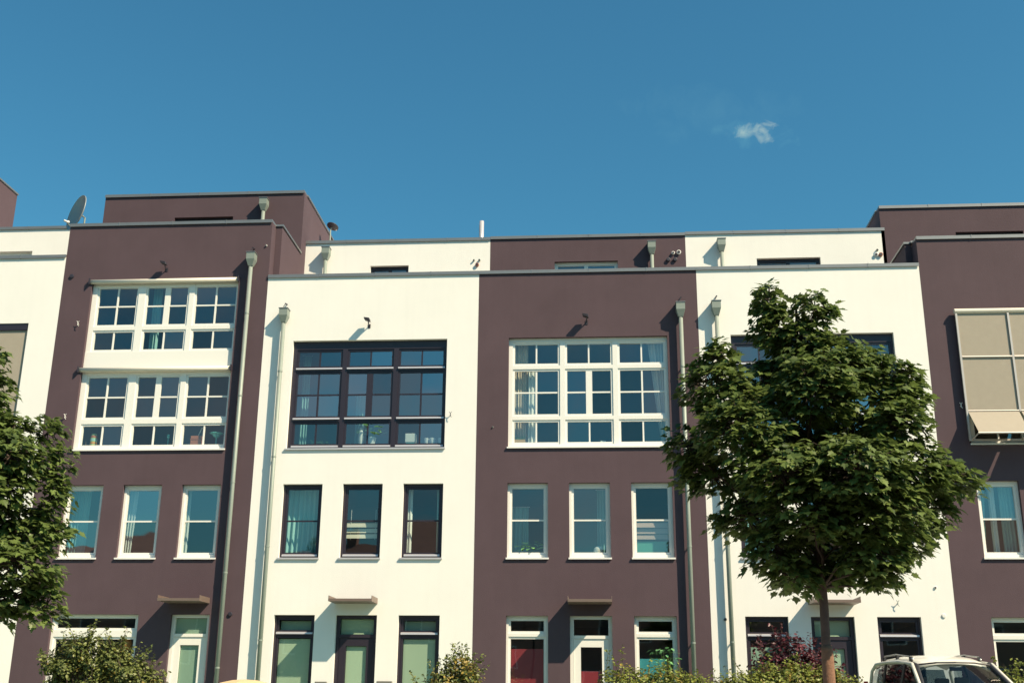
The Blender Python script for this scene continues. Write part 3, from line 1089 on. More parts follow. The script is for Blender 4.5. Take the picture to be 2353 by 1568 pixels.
# ---- brown house beyond the left edge: its top storey's corner shows
x = -21.2
h = thing('townhouse', 'brown townhouse of which only the top storey corner shows at the left edge', 'house', (0, 0, 0), 'rendered townhouses in the row')
house_shell(h, x, 12.78, 16.62, 'brown_render', std_holes(x) + [BIG(x)], [(x + 1.8, x + 3.5, 12.0, 15.4)], set_y=PY1, set_x=(-.2, W + .25), depth=6.12)
coping(h, x + .002, x + W - .002, 0, .30, 12.78)
coping(h, x - .2, x + W + .25, PY1, PY1 + .25, 16.62)
MB().box(x + W, x + W + .28, PY1 + .29, 6.15, 16.62, 16.67).build('coping', 'coping_metal', h)
for i, c in enumerate((A, B, C)):
    mid_window(h, x, c, 'white_frame')
for c in (A, C):
    ground_window(h, x, c, 'white_frame')
big_window(h, x, 'white_frame')
door(h, x, B, 'white_frame')
set_window(h, x + 1.8, x + 3.5, 15.4, PY1, 'white_frame', zb=12.0)
canopy(h, x + 2.15, x + 3.12)


# ------------------------------------------------------------------ across the street (mirrored in the panes)
material('brick_red', (0.28, 0.16, 0.13), 0.9, var=0.15, var_scale=2)
material('roof_tile', (0.26, 0.16, 0.14), 0.8, var=0.2, var_scale=3)
for k, (ox, ow, oh, ridge) in enumerate(((-37.5, 17.6, 7.6, 11.2), (-19.8, 17.6, 8.4, 12.0), (-2.1, 17.6, 7.2, 10.6), (15.6, 17.6, 8.6, 12.3), (33.3, 17.6, 7.4, 11.0))):
    t = thing('brick_house', 'brick house across the street, %s in the row mirrored in the panes' % ('first from the left', 'second from the left', 'middle one', 'second from the right', 'first from the right')[k],
              'house', (ox, -47.0, 0), 'brick houses across the street')
    MB().box(0, ow, -8, 0, 0, oh).build('wall', 'brick_red', t)
    rf = MB()
    rf.v = [(-.02, .5, oh), (ow + .02, .5, oh), (ow + .02, -8.5, oh), (-.02, -8.5, oh), (-.02, -4, ridge), (ow + .02, -4, ridge)]
    rf.f = [(0, 1, 5, 4), (2, 3, 4, 5), (0, 4, 3), (1, 2, 5), (3, 2, 1, 0)]
    ro = rf.build('roof', 'roof_tile', t)
    MB().box(ow * .3, ow * .3 + .7, -4.6, -3.8, ridge - .6, ridge + .9).build('chimney', 'brick_red', ro)
    for zz in (1.0, 4.2):
        nw = int(ow // 2.6)
        for q in range(nw):
            xx = ow * (q + .5) / nw
            f = MB()
            ring(f, xx - .55, xx + .55, zz, zz + 1.5, .08, .002, .06)
            fo = f.build('window', 'white_frame', t)
            MB().box(xx - .47, xx + .47, .003, .02, zz + .08, zz + 1.42).build('pane', 'dark_metal', fo)

# ------------------------------------------------------------------ roof things
def sat_dish(label, centre, facing, r, mat='dish_grey', mast=0.5):
    c = Vector(centre)
    f = Vector(facing).normalized()
    t = thing('satellite_dish', label, 'satellite dish', centre)
    inv = -c
    prof = [(r * k / 8, 0.22 * r * (k / 8) ** 2) for k in range(9)] + [(r * 1.03, .22 * r + .012), (r * 1.03, .22 * r - .01)] + \
           [(r * k / 8, 0.22 * r * (k / 8) ** 2 - .012) for k in range(8, -1, -1)]
    o = MB().lathe((0, 0, 0), f, prof, 32).build('reflector', mat, t, smooth=True)
    side = f.cross(Vector((0, 0, 1))).normalized()
    dn = side.cross(f)
    if dn.z > 0:
        dn = -dn
    foot = dn * r * 0.95 + f * .2 * r
    head = f * r * .62 + dn * r * .72
    MB().tube([foot, head], .012, 8).build('feed_arm', 'zinc', t, smooth=True)
    MB().lathe(head, -f, [(.028, -.05), (.028, .03), (.042, .05), (.042, .09)], 14).build('receiver', 'white_plastic', t, smooth=True)
    m = MB().tube([(-f.x * .06, -f.y * .06, -.02), (-f.x * .14, -f.y * .14, -.06), (-f.x * .14, -f.y * .14, -mast)], .022, 10)
    m.build('mast', 'zinc', t)
    return t


sat_dish('satellite dish seen nearly edge on, on the left brown house\'s roof corner', (-10.74, .70, 13.42), (-.66, -.74, .15), .49, mast=.7)
sat_dish('small dark satellite dish behind the left brown house\'s top storey', (-4.76, 4.0, 14.33), (.25, .30, .9), .17, mat='dark_metal', mast=.7)
st = thing('flue_pipe', 'shiny metal flue pipe on the roof edge, between white and brown house', 'chimney pipe', (-.385, 4.0, 12.9))
MB().tube([(0, 0, 0), (0, 0, 1.52)], .065, 16).build('pipe', 'aluminium', st, smooth=True)
MB().tube([(-.02, .14, 0), (-.02, .14, 1.46)], .07, 16).build('pipe', 'zinc', st, smooth=True)


# ------------------------------------------------------------------ things behind the glass
def curtain(label, x0, x1, z0, z1, y=.38, mat='curtain_white', folds=6, amp=.035, x1b=None, x0b=None, group='curtains', rail_z=None):
    """wavy cloth; x0b/x1b are the bottom limits"""
    x0b = x0 if x0b is None else x0b
    x1b = x1 if x1b is None else x1b
    rnd = random.Random(int(abs(x0 * 100 + z0 * 7)))
    ph = rnd.uniform(0, 6)
    nx, nz = max(24, folds * 8), 10
    mb = MB()
    for j in range(nz + 1):
        t = j / nz
        z = z1 + (z0 - z1) * t
        for i in range(nx + 1):
            s = i / nx
            xx = (x0 + (x1 - x0) * s) * (1 - t) + (x0b + (x1b - x0b) * s) * t
            yy = y + amp * math.sin(ph + s * folds * 2 * math.pi + .5 * math.sin(t * 3 + ph)) * (.55 + .45 * t) + .3 * amp * math.sin(s * 17 + ph)
            mb.v.append((xx, yy, z))
    for j in range(nz):
        for i in range(nx):
            a = j * (nx + 1) + i
            mb.f.append((a, a + 1, a + nx + 2, a + nx + 1))
    t = thing('curtain', label, 'curtain', (0, 0, 0), group)
    mb.build('cloth', mat, t, smooth=True)
    MB().tube([(min(x0, x0b) - .03, y, z1 + .012), (max(x1, x1b) + .03, y, z1 + .012)], .011, 8).build('rail', 'aluminium', t)
    return t


def H(i, lx):
    return (-15.9 + 5.3 * i) + lx


XB = -5.3
# left brown house
curtain('white curtain gathered at the left of the second middle-floor window, left brown house', H(1, 2.20), H(1, 2.42), 4.35, 5.98, mat='curtain_white', folds=3, x1b=H(1, 2.36))
curtain('pale curtain at the left of the third middle-floor window, left brown house', H(1, 3.63), H(1, 3.72), 4.35, 5.98, mat='curtain_white', folds=2)
curtain('sheer curtain behind the first middle-floor window, left brown house', H(1, .78), H(1, 1.2), 4.35, 5.98, mat='curtain_teal', folds=5, y=.5)
curtain('teal curtain in the upper stacked window of the left brown house', H(1, 2.20), H(1, 2.42), 9.2, 11.3, mat='curtain_teal', folds=3, y=.5)
# white house in the middle
curtain('blue-green curtain behind the left middle-floor window of the white house', H(2, .80), H(2, 1.66), 4.35, 6.0, mat='curtain_teal', folds=7, y=.42, amp=.05)
curtain('narrow white curtain left in the right middle-floor window of the white house', H(2, 3.66), H(2, 3.79), 4.35, 6.0, mat='curtain_white', folds=2, y=.34)
curtain('narrow teal curtain right in the right middle-floor window of the white house', H(2, 4.36), H(2, 4.53), 4.35, 6.0, mat='curtain_teal', folds=2, y=.40)
curtain('dim teal curtain at the centre of the big dark-framed window', H(2, 2.2), H(2, 2.42), 6.5, 8.4, mat='curtain_teal', folds=3, y=.9)
curtain('dim curtain in the left bay of the big dark-framed window', H(2, .85), H(2, 1.05), 6.5, 9.4, mat='curtain_teal', folds=3, y=.7)
# right brown house
curtain('beige patterned curtain filling the left column of the big white-framed window', H(3, .82), H(3, 1.20), 6.8, 9.5, mat='curtain_beige', folds=6, y=.36)
curtain('cream curtain edge hanging beside the beige one in the big white-framed window', H(3, 1.21), H(3, 1.385), 6.8, 8.85, mat='curtain_white', folds=2, y=.32)
curtain('pale sheer curtain pulled to the right side of the big white-framed window', H(3, 4.10), H(3, 4.50), 6.8, 9.5, mat='curtain_white', folds=5, y=.42, x0b=H(3, 4.38))
curtain('sheer curtain in the left middle-floor window of the brown house', H(3, .80), H(3, 1.2), 4.35, 5.6, mat='curtain_teal', folds=4, y=.75)
curtain('dim sheer curtain right in the second middle-floor window of the brown house', H(3, 2.82), H(3, 3.1), 4.35, 6.0, mat='curtain_teal', folds=4, y=.75)
# right edge house
curtain('teal curtain left in the middle-floor window at the right edge', H(5, .78), H(5, 1.05), 4.35, 6.0, mat='curtain_teal', folds=4, y=.40, x1b=H(5, .92))
curtain('pale curtain strip in the centre of the middle-floor window at the right edge', H(5, 1.12), H(5, 1.26), 4.35, 6.0, mat='curtain_white', folds=2, y=.42)
curtain('sea-green curtain right in the middle-floor window at the right edge', H(5, 1.36), H(5, 1.66), 4.35, 6.0, mat='curtain_teal', folds=4, y=.44)
# white house behind the tree
curtain('turquoise curtain behind the left middle-floor window, partly hidden by the maple', H(4, .80), H(4, 1.4), 4.35, 6.0, mat='curtain_teal', folds=6, y=.40)


def reflection_slats(label, x0, x1, z0, z1, n, mat, y=.26):  # solid slats and cords standing in for a balcony mirrored in the pane
    t = thing('mirrored_slats', label, 'blind')
    for k in range(n):
        a = z1 - (z1 - z0) * k / n
        b = z1 - (z1 - z0) * (k + 1) / n
        MB().hexa([(x0, y - .012, b + .012), (x1, y - .012, b + .012), (x1, y - .006, b + .012), (x0, y - .006, b + .012)],
                  [(x0, y + .010, a - .012), (x1, y + .010, a - .012), (x1, y + .016, a - .012), (x0, y + .016, a - .012)]).build('slat', mat, t)
    for xx in (x0 + .12, x1 - .12):
        MB().tube([(xx, y + .004, z0 - .02), (xx, y + .004, z1 + .3)], .005, 5).build('cord', 'white_plastic', t)
    return t


reflection_slats('cream slats imitating a balcony reflection in the centre middle-floor window of the white house', H(2, 2.24), H(2, 3.06), 4.80, 5.18, 3, 'slat_cream')
b = thing('roman_blind', 'pinkish roman blind hanging in the right middle-floor window, brown house', 'blind')
for k in range(3):
    MB().hexa([(H(3, 3.66), .285 - .03, 5.16 - .13 * k - .12), (H(3, 4.50), .285 - .03, 5.16 - .13 * k - .12), (H(3, 4.50), .29 - .03, 5.16 - .13 * k - .12), (H(3, 3.66), .29 - .03, 5.16 - .13 * k - .12)],
              [(H(3, 3.66), .285, 5.16 - .13 * k), (H(3, 4.50), .285, 5.16 - .13 * k), (H(3, 4.50), .29, 5.16 - .13 * k), (H(3, 3.66), .29, 5.16 - .13 * k)]).build('fold', 'blind_pink', b)
gp = thing('green_board', 'sea-green board standing in the right middle-floor window, brown house', 'board')
MB().box(H(3, 3.70), H(3, 4.42), .30, .32, 4.36, 4.74).build('board', 'green_panel', gp)
MB().box(H(3, 3.68), H(3, 4.44), .285, .335, 4.335, 4.362).build('ledge', 'white_plastic', gp)


def pot_plant(label, x, y, z, pot='pot_white', r=.075, h=.14, leaf='house_plant_leaf', n=26, spread=.17, tall=.34, leaf_len=.13, name='pot_plant', seed=1):
    rnd = random.Random(seed)
    t = thing(name, label, 'plant', (x, y, z))
    MB().lathe((0, 0, 0), (0, 0, 1), [(r * .72, 0), (r, h), (r * 1.06, h), (r * 1.06, h * .88), (r * .9, h * .9)], 18).build('pot', pot, t, smooth=False)
    st_, lf = MB(), MB()
    for k in range(n):
        a = rnd.uniform(0, 2 * math.pi)
        s = rnd.uniform(.25, 1) * spread
        top = Vector((math.cos(a) * s, math.sin(a) * s * .6, h + tall * rnd.uniform(.25, 1)))
        if k % 3 == 0:
            st_.tube([(0, 0, h * .8), (top.x * .5, top.y * .5, h + (top.z - h) * .6), top], [.006, .005, .003], 5)
        d = Vector((math.cos(a), math.sin(a), rnd.uniform(-.5, .5))).normalized()
        sd = d.cross(Vector((0, 0, 1))).normalized()
        L = leaf_len * rnd.uniform(.7, 1.2)
        w = L * .3
        up = sd.cross(d)
        k0 = len(lf.v)
        pts = [top, top + d * L * .35 + sd * w, top + d * L * .75 + sd * w * .7 - up * L * .05, top + d * L - up * L * .15, top + d * L * .75 - sd * w * .7 - up * L * .05, top + d * L * .35 - sd * w]
        lf.v += [tuple(p) for p in pts]
        lf.f.append(tuple(range(k0, k0 + 6)))
    st_.build('stem', 'stem_green', t)
    tag(lf.build('foliage', leaf, t, fix=False), kind='stuff')
    return t


def jar(name, label, cat, x, y, z, prof, mat, bands=None):
    t = thing(name, label, cat, (x, y, z))
    MB().lathe((0, 0, 0), (0, 0, 1), prof, 20).build('body', mat, t, smooth=False)
    for (a, b_, r, m) in (bands or []):
        MB().lathe((0, 0, 0), (0, 0, 1), [(r, a), (r, b_)], 20).build('band', m, t)
    return t


# inner window boards that carry the things
WB = {}


def board(i, x0, x1, z, y0=.19, y1=.62):
    MB().box(H(i, x0), H(i, x1), y0, y1, z - .03, z).build('window_board', 'white_frame', HOUSES[i])
    return z


zb1 = board(1, .80, 4.5, 6.985)
zb2 = board(2, .80, 4.5, 6.975)
zb3 = board(3, .80, 4.5, 6.975)
zm3 = [board(3, c[0] + .02, c[1] - .02, 4.335, .19, .40) for c in (A, B, C)]
jar('stacked_tin', 'striped yellow and green stack of tins in the lower left window pane', 'tin', H(1, 1.17), .30, zb1, [(.075, 0), (.075, .34), (.06, .36), (.055, .385)], 'pot_green',
    [(.03, .10, .079, 'pot_yellow'), (.13, .17, .078, 'orange'), (.20, .25, .079, 'curtain_teal'), (.28, .33, .079, 'terracotta')])
t = thing('wooden_crate', 'rust-red box with a stick in it behind the lower stacked window', 'box', (H(1, 3.76), .30, zb1))
MB().box(-.14, .14, -.08, .08, 0, .30).build('box_body', 'terracotta', t, bevel=.006)
MB().box(-.15, .15, -.09, .09, .21, .225).build('rim', 'terracotta', t)
MB().tube([(-.02, .02, .24), (.09, .02, .52)], .012, 6).build('stick', 'pot_white', t)
jar('hanging_bowl', 'turquoise bowl standing on a tall foot behind the lower stacked window', 'bowl', H(1, 4.22), .34, zb1, [(.07, 0), (.07, .01), (.015, .03), (.015, .27), (.075, .29), (.10, .35), (.17, .375), (.165, .385)], 'pot_teal')
jar('slim_vase', 'slim pale vase in the centre of the lower stacked window', 'vase', H(1, 3.02), .34, zb1, [(.02, 0), (.03, .02), (.01, .12), (.012, .26), (.035, .30), (.03, .36)], 'pot_teal')
pot_plant('leafy green plant in a white pot in the big dark-framed window', H(2, 2.74), .27, zb2, r=.11, h=.24, n=46, spread=.26, tall=.26, leaf_len=.17, seed=4)
jar('tall_vase', 'pale vase left of the leafy plant in the big dark-framed window', 'vase', H(2, 2.50), .25, zb2, [(.05, 0), (.06, .15), (.065, .36), (.045, .44), (.05, .46)], 'pot_white')
t = thing('white_box', 'pale square box in the right bay of the big dark-framed window', 'box', (H(2, 3.70), .27, zb2))
MB().box(-.13, .13, -.07, .07, .10, .32).build('box_body', 'pot_white', t, bevel=.01)
MB().box(-.10, .10, -.06, .06, 0, .099).build('foot', 'pot_teal', t)
for k, (dx, s) in enumerate(((.42, .05), (.56, .07), (.76, .055))):
    jar('small_pot', ('small white pot nearest the pale square box in the dark-framed window', 'round white bowl between two small pots in the dark-framed window', 'small white pot at the right end of the dark-framed window')[k],
        'pot', H(2, 3.66 + dx), .25, zb2 + .0, [(s * .7, 0), (s, .10 + .02 * k), (s * 1.1, .2), (s * .9, .21)], 'pot_white')
for k, (lx, s) in enumerate(((1.37, 3), (1.62, 8))):
    pot_plant(('tiny trailing plant at the left in the big dark-framed window', 'tiny trailing plant beside the first dark mullion')[k], H(2, lx), .28, zb2, pot='terracotta', r=.05, h=.06, n=12, spread=.14, tall=.10, leaf_len=.06, seed=s)
jar('little_bottle', 'little pale bottle in the lower centre bay of the dark-framed window', 'bottle', H(2, 2.24), .28, zb2, [(.03, 0), (.03, .06), (.012, .08), (.012, .10)], 'pot_white')
t = thing('wooden_planter', 'pine planter box with dark sprigs in the big white-framed window', 'planter', (H(3, 1.01), .27, zb3))
MB().box(-.13, .13, -.065, .065, 0, .15).build('box_body', 'pine', t, bevel=.005)
sp = MB()
for k in range(9):
    xx = -.11 + .027 * k
    sp.tube([(xx, 0, .14), (xx + random.uniform(-.02, .02), 0, .14 + random.uniform(.06, .13))], [.012, .004], 5)
sp.build('sprig', 'stem_green', t)
t = thing('toy_car', 'small pale toy car on the inner board of the white-framed window', 'toy', (H(3, 2.98), .30, zb3))
MB().box(-.12, .12, -.04, .04, .03, .075).box(-.06, .07, -.036, .036, .076, .12).build('toy_body', 'pot_white', t, bevel=.008)
for dx in (-.07, .07):
    MB().lathe((dx, -.05, .03), (0, 1, 0), [(.028, 0), (.028, .10)], 12).build('wheel', 'dark_metal', t)
pot_plant('dark leafy plant in the left middle-floor window of the brown house', H(3, 1.28), .30, zm3[0], pot='dark_metal', r=.09, h=.10, n=40, spread=.26, tall=.30, leaf_len=.16, seed=12)
jar('globe_lamp', 'round white globe in the second middle-floor window of the brown house', 'lamp', H(3, 2.84), .27, zm3[1], [(.05, 0), (.05, .02), (.03, .05), (.075, .075), (.108, .13), (.115, .18), (.105, .235), (.07, .275), (.03, .29)], 'pot_white')
t = thing('orange_lantern', 'orange paper lantern hanging in the wide ground-floor window of the left brown house', 'lantern', (H(1, 2.55), .30, 2.42))
MB().lathe((0, 0, 0), (0, 0, -1), [(.05, -.12), (.11, -.08), (.13, 0), (.11, .10), (.05, .14)], 16).build('shade', 'orange', t, smooth=True)
MB().tube([(0, 0, .12), (0, 0, .52)], .004, 5).build('cord', 'dark_metal', t)
pot_plant('green plant standing before the turquoise film, brown house ground floor', H(3, 4.25), -.35, .75, pot='terracotta', r=.16, h=.45, n=70, spread=.30, tall=1.15, leaf_len=.15, seed=21)
jar('tall_stand', 'pale plinth under the green plant by the brown house wall', 'plinth', H(3, 4.25), -.35, .10, [(.17, 0), (.17, .65)], 'letterbox_grey')
t = thing('letter_box', 'grey letter box on the white wall left of its door', 'letter box', (H(2, 1.93), 0, 1.28))
MB().box(-.13, .13, -.10, -.002, 0, .32).build('case', 'letterbox_grey', t, bevel=.006)
MB().box(-.10, .10, -.106, -.1005, .22, .25).build('flap', 'dark_metal', t)
t = thing('letter_box', 'grey letter box on the white wall right of its door', 'letter box', (H(2, 3.36), 0, 1.30))
MB().box(-.17, .17, -.10, -.002, 0, .32).build('case', 'letterbox_grey', t, bevel=.006)
MB().box(-.14, .14, -.106, -.1005, .22, .25).build('flap', 'dark_metal', t)
t = thing('house_light', 'small pale lamp on the wall right of the left brown house door', 'lamp', (H(1, 3.50), 0, 1.45))
MB().box(-.06, .06, -.07, -.002, 0, .16).build('lamp_body', 'letterbox_grey', t, bevel=.006)

# garden parasol folded open: its rounded tan top just enters the frame
t = thing('parasol', 'tan garden parasol whose rounded top just rises into the frame, before the white house', 'parasol', (-3.30, -6.0, .10))
cp = MB()
ns = 8
prof = [(0.0, 1.425), (.22, 1.41), (.42, 1.37), (.60, 1.29), (.72, 1.20)]
for r, z in prof:
    for s in range(ns):
        a = 2 * math.pi * s / ns
        cp.v.append((max(r, .001) * math.cos(a), max(r, .001) * math.sin(a), z))
for k in range(len(prof) - 1):
    for s in range(ns):
        u = (s + 1) % ns
        cp.f.append((k * ns + s, k * ns + u, (k + 1) * ns + u, (k + 1) * ns + s))
cp.build('canopy_cloth', 'tan_cloth', t, smooth=False)
MB().tube([(0, 0, .05), (0, 0, 1.42)], .02, 10).build('pole', 'white_plastic', t)
MB().lathe((0, 0, 0), (0, 0, 1), [(.26, 0), (.26, .05), (.06, .09), (.04, .3)], 20).build('base', 'letterbox_grey', t)
for s in range(ns):
    a = 2 * math.pi * s / ns
    MB().tube([(0, 0, 1.35), (.70 * math.cos(a), .70 * math.sin(a), 1.19)], .006, 5).build('rib', 'dark_metal', t)


# ------------------------------------------------------------------ vegetation
def maple_leaf_mesh(size=1.0):
    """five-lobed leaf with a folded midrib, stalk at the origin, tip along +Y"""
    half = [(0.0, 0.0), (.16, -.06), (.34, .02), (.30, .16), (.52, .30), (.36, .40), (.40, .56), (.20, .56), (.12, .74), (0.0, 1.0)]
    mb = MB()
    k = 0
    pts = half + [(-x, y) for x, y in reversed(half[1:-1])]
    mb.v.append((0, .36 * size, 0))
    for x, y in pts:
        z = .16 * abs(x) - .10 * (y - .3) ** 2 * (1 if y > .3 else .4)
        mb.v.append((x * size, y * size, z * size))
    n = len(pts)
    for i in range(n):
        mb.f.append((0, 1 + i, 1 + (i + 1) % n))
    return mb


LEAF = maple_leaf_mesh(1.0)


def add_leaf(mb, mat4, proto=LEAF):
    k = len(mb.v)
    for p in proto.v:
        mb.v.append(tuple(mat4 @ Vector(p)))
    for f in proto.f:
        mb.f.append(tuple(k + i for i in f))


def leaf_matrix(pos, normal, tipdir, size):
    n = normal.normalized()
    t = (tipdir - n * tipdir.dot(n)).normalized()
    s = t.cross(n)
    return Matrix(((s.x * size, t.x * size, n.x * size, pos.x), (s.y * size, t.y * size, n.y * size, pos.y),
                   (s.z * size, t.z * size, n.z * size, pos.z), (0, 0, 0, 1)))


def maple_tree(label, base, lobes, seed, leaf_size, per_m3, trunk_r, fork_z, n_objects, wrap_z=None):
    """lobes: (centre, radii) ellipsoids relative to the base that the crown is made of"""
    rnd = random.Random(seed)
    base = Vector(base)
    t = thing('maple_tree', label, 'tree', base)
    pts = [Vector((0, 0, -.05))]
    zt = fork_z
    for k in range(1, 7):
        pts.append(Vector((rnd.uniform(-.012, .012), rnd.uniform(-.012, .012), zt * k / 6)))
    top = Vector((rnd.uniform(-.1, .1), rnd.uniform(-.1, .1), max(c[2] for c, _ in lobes)))
    for k in range(1, 6):
        pts.append(pts[6].lerp(top, k / 5) + Vector((rnd.uniform(-.05, .05), rnd.uniform(-.05, .05), 0)))
    radii = [trunk_r * 1.25] + [trunk_r * (1.05 - .02 * k) for k in range(1, 7)] + [trunk_r * (.85 - .15 * k) for k in range(5)]
    MB().tube(pts, radii, 12).build('trunk', 'bark', t, smooth=True)
    if wrap_z:
        wz = [(0.0, -.0), (wrap_z * .5, 0), (wrap_z, 0)]
        w = MB().tube([(0, 0, .02), (0, 0, wrap_z * .5), (0, 0, wrap_z - .06), (0, 0, wrap_z)], [trunk_r * 1.5, trunk_r * 1.32, trunk_r * 1.28, trunk_r * 1.1], 16)
        w.build('trunk_wrap', 'reed_mat', t, smooth=True)
    twigs = []
    axis = lambda z: Vector((0, 0, z)) if z < fork_z else pts[6].lerp(top, min(1, (z - fork_z) / max(.1, top.z - fork_z)))
    leaves = []
    lm = MB()
    for (c, r) in lobes:
        c = Vector(c)
        vol = 4.19 * r[0] * r[1] * r[2]
        # limb to the lobe
        z0 = max(fork_z * .92, c.z - math.hypot(c.x, c.y) * .75 - .25)
        a = axis(z0)
        mid = a.lerp(c, .55) + Vector((0, 0, -.06))
        L = MB().tube([a, a.lerp(mid, .5) + Vector((rnd.uniform(-.05, .05), rnd.uniform(-.05, .05), .02)), mid, c], [trunk_r * .36, trunk_r * .28, trunk_r * .2, .008], 7)
        L.build('limb', 'branch_bark', t, smooth=True)
        area = 12.57 * ((r[0] * r[1]) ** 1.6 / 3 + (r[0] * r[2]) ** 1.6 / 3 + (r[1] * r[2]) ** 1.6 / 3) ** (1 / 1.6)
        n_pads = max(8, int(area * per_m3))
        for k in range(n_pads):
            d = Vector((rnd.gauss(0, 1), rnd.gauss(0, 1), rnd.gauss(0, 1))).normalized()
            rad = rnd.uniform(.45, 1.0) ** .45
            if rnd.random() < .10:
                rad = rnd.uniform(1.0, 1.28)
            p = c + Vector((d.x * r[0], d.y * r[1], d.z * r[2])) * rad
            out = (Vector((p.x, p.y, 0)) * .6 + Vector((d.x, d.y, d.z * .3))).normalized()
            if k % 2 == 0:
                twigs.append((c.lerp(p, .15), p))
            pad_n = (Vector((0, 0, 1)) + out * rnd.uniform(.25, .9) + Vector((rnd.gauss(0, .15), rnd.gauss(0, .15), 0))).normalized()
            for q in range(rnd.randint(7, 11)):
                a2 = rnd.uniform(0, 2 * math.pi)
                e1 = pad_n.cross(Vector((1, .3, 0))).normalized()
                e2 = pad_n.cross(e1)
                rr = rnd.uniform(.1, 1) * leaf_size * 1.45
                dirn = e1 * math.cos(a2) + e2 * math.sin(a2)
                lp = p + dirn * rr + pad_n * rnd.uniform(-.04, .05)
                tip = (dirn + out * .8 + Vector((0, 0, -.55))).normalized()
                nn = (pad_n + Vector((rnd.gauss(0, .28), rnd.gauss(0, .28), rnd.gauss(0, .12)))).normalized()
                leaves.append(leaf_matrix(lp, nn, tip, leaf_size * rnd.uniform(.55, 1.3)))
    tw = MB()
    for a, b in twigs:
        tw.tube([a, a.lerp(b, .55) + Vector((0, 0, .03)), b], [.012, .008, .003], 5, cap=False)
    tag(tw.build('twigs', 'branch_bark', t, fix=False), kind='stuff')
    # the leaves nearest the viewer are single objects, the mass is one
    order = sorted(range(len(leaves)), key=lambda i: leaves[i][1][3] - .3 * leaves[i][2][3] * 0)
    near = order[:n_objects * 4:4]
    ns_ = set(near)
    lme = LEAF.mesh('leaf', 'maple_leaf', fix=False)
    for i in near:
        link_mesh('leaf', lme, t, leaves[i])
    for i, m in enumerate(leaves):
        if i not in ns_:
            add_leaf(lm, m)
    tag(lm.build('crown', 'maple_leaf', t, fix=False), kind='stuff')
    return t, len(leaves)


def from_view(u, v, y):
    d = direction_of(u, v)
    k = (y - CAM_LOC.y) / d.y
    return CAM_LOC + d * k


TREE_Y = -11.0
tb = Vector((5.70, TREE_Y, .115))
PXM = 2620.4 / 15.9      # crown outline was measured at the tree's own distance


def lobe(u, v, ru, rv, dy=0.0, ry=None, base=tb):
    p = from_view(u, v, TREE_Y) + Vector((0, dy, 0)) - base
    rx, rz = .95 * ru / PXM, .96 * rv / PXM
    return ((p.x, p.y, p.z), (rx, ry if ry else .8 * rx, rz))


right_lobes = [
    lobe(1768, 690, 36, 50), lobe(1775, 760, 40, 44), lobe(1872, 712, 44, 48), lobe(1850, 790, 78, 62, .1),
    lobe(1640, 830, 38, 36, -.2), lobe(1990, 828, 40, 40, .2), lobe(1925, 850, 60, 70, -.2),
    lobe(1640, 905, 72, 58, -.2), lobe(1760, 880, 80, 62, .3), lobe(1850, 920, 95, 75, -.5), lobe(2045, 870, 66, 66, .1), lobe(2075, 930, 48, 44, -.1),
    lobe(1585, 1030, 55, 42), lobe(1690, 1010, 92, 62, -.6), lobe(1820, 1030, 105, 75, .5), lobe(1960, 1000, 100, 80, .4), lobe(2050, 990, 60, 60, -.4),
    lobe(1640, 1085, 70, 44, .3), lobe(1780, 1110, 100, 62, -.7), lobe(1930, 1110, 110, 70, -.9), lobe(2070, 1090, 82, 60, -.4), lobe(2182, 1105, 50, 46, .0), lobe(2120, 1165, 80, 55, .3),
    lobe(1720, 1185, 70, 52, .2), lobe(1850, 1200, 100, 60, -.5), lobe(2000, 1195, 100, 62, -.5), lobe(2080, 1235, 64, 42, .2),
    lobe(1770, 1265, 56, 46, -.2), lobe(1880, 1285, 90, 50, .3), lobe(1995, 1280, 76, 50, -.3), lobe(1815, 1330, 50, 30, -.1), lobe(2015, 1328, 46, 28, -.2), lobe(1930, 1320, 40, 26, .3),
]
_, nl = maple_tree('young maple street tree with a full crown before the right white house', tb, right_lobes, 11, .110, 54.0, .060, 2.72, 300, wrap_z=1.78)
lb = Vector((-5.95, TREE_Y, .115))
left_lobes = [
    lobe(-15, 835, 28, 40, base=lb), lobe(-25, 900, 50, 55, base=lb), lobe(-100, 760, 60, 60, base=lb), lobe(-110, 860, 80, 70, base=lb),
    lobe(15, 1000, 70, 50, base=lb), lobe(95, 985, 34, 32, .2, base=lb), lobe(50, 1055, 78, 60, -.3, base=lb), lobe(122, 1062, 40, 42, .1, base=lb),
    lobe(-60, 1000, 90, 80, base=lb), lobe(15, 1130, 92, 66, -.4, base=lb), lobe(120, 1142, 42, 44, base=lb), lobe(-80, 1130, 90, 80, base=lb),
    lobe(30, 1220, 95, 60, .2, base=lb), lobe(130, 1222, 36, 38, -.1, base=lb), lobe(-70, 1240, 90, 70, .2, base=lb), lobe(60, 1300, 80, 50, -.3, base=lb), lobe(108, 1330, 30, 32, .1, base=lb),
    lobe(20, 1370, 66, 42, base=lb), lobe(95, 1390, 40, 36, .1, base=lb), lobe(0, 1415, 36, 20, base=lb), lobe(-70, 1350, 70, 50, base=lb),
    lobe(-190, 900, 90, 80, base=lb), lobe(-220, 1040, 100, 80, base=lb), lobe(-210, 1180, 110, 80, base=lb), lobe(-170, 1310, 80, 60, base=lb),
]
_, nl2 = maple_tree('maple tree cut by the left edge of the picture, trunk outside the frame', lb, left_lobes, 23, .108, 48.0, .08, 2.2, 240)
print('leaves', nl, nl2)


def small_leaf(size):
    mb = MB()
    mb.v = [(0, 0, 0), (.32 * size, .4 * size, .05 * size), (.22 * size, .78 * size, .02 * size), (0, size, -.05 * size), (-.22 * size, .78 * size, .02 * size), (-.32 * size, .4 * size, .05 * size)]
    mb.f = [(0, 1, 2, 3), (0, 3, 4, 5)]
    return mb


SMALL = small_leaf(1.0)


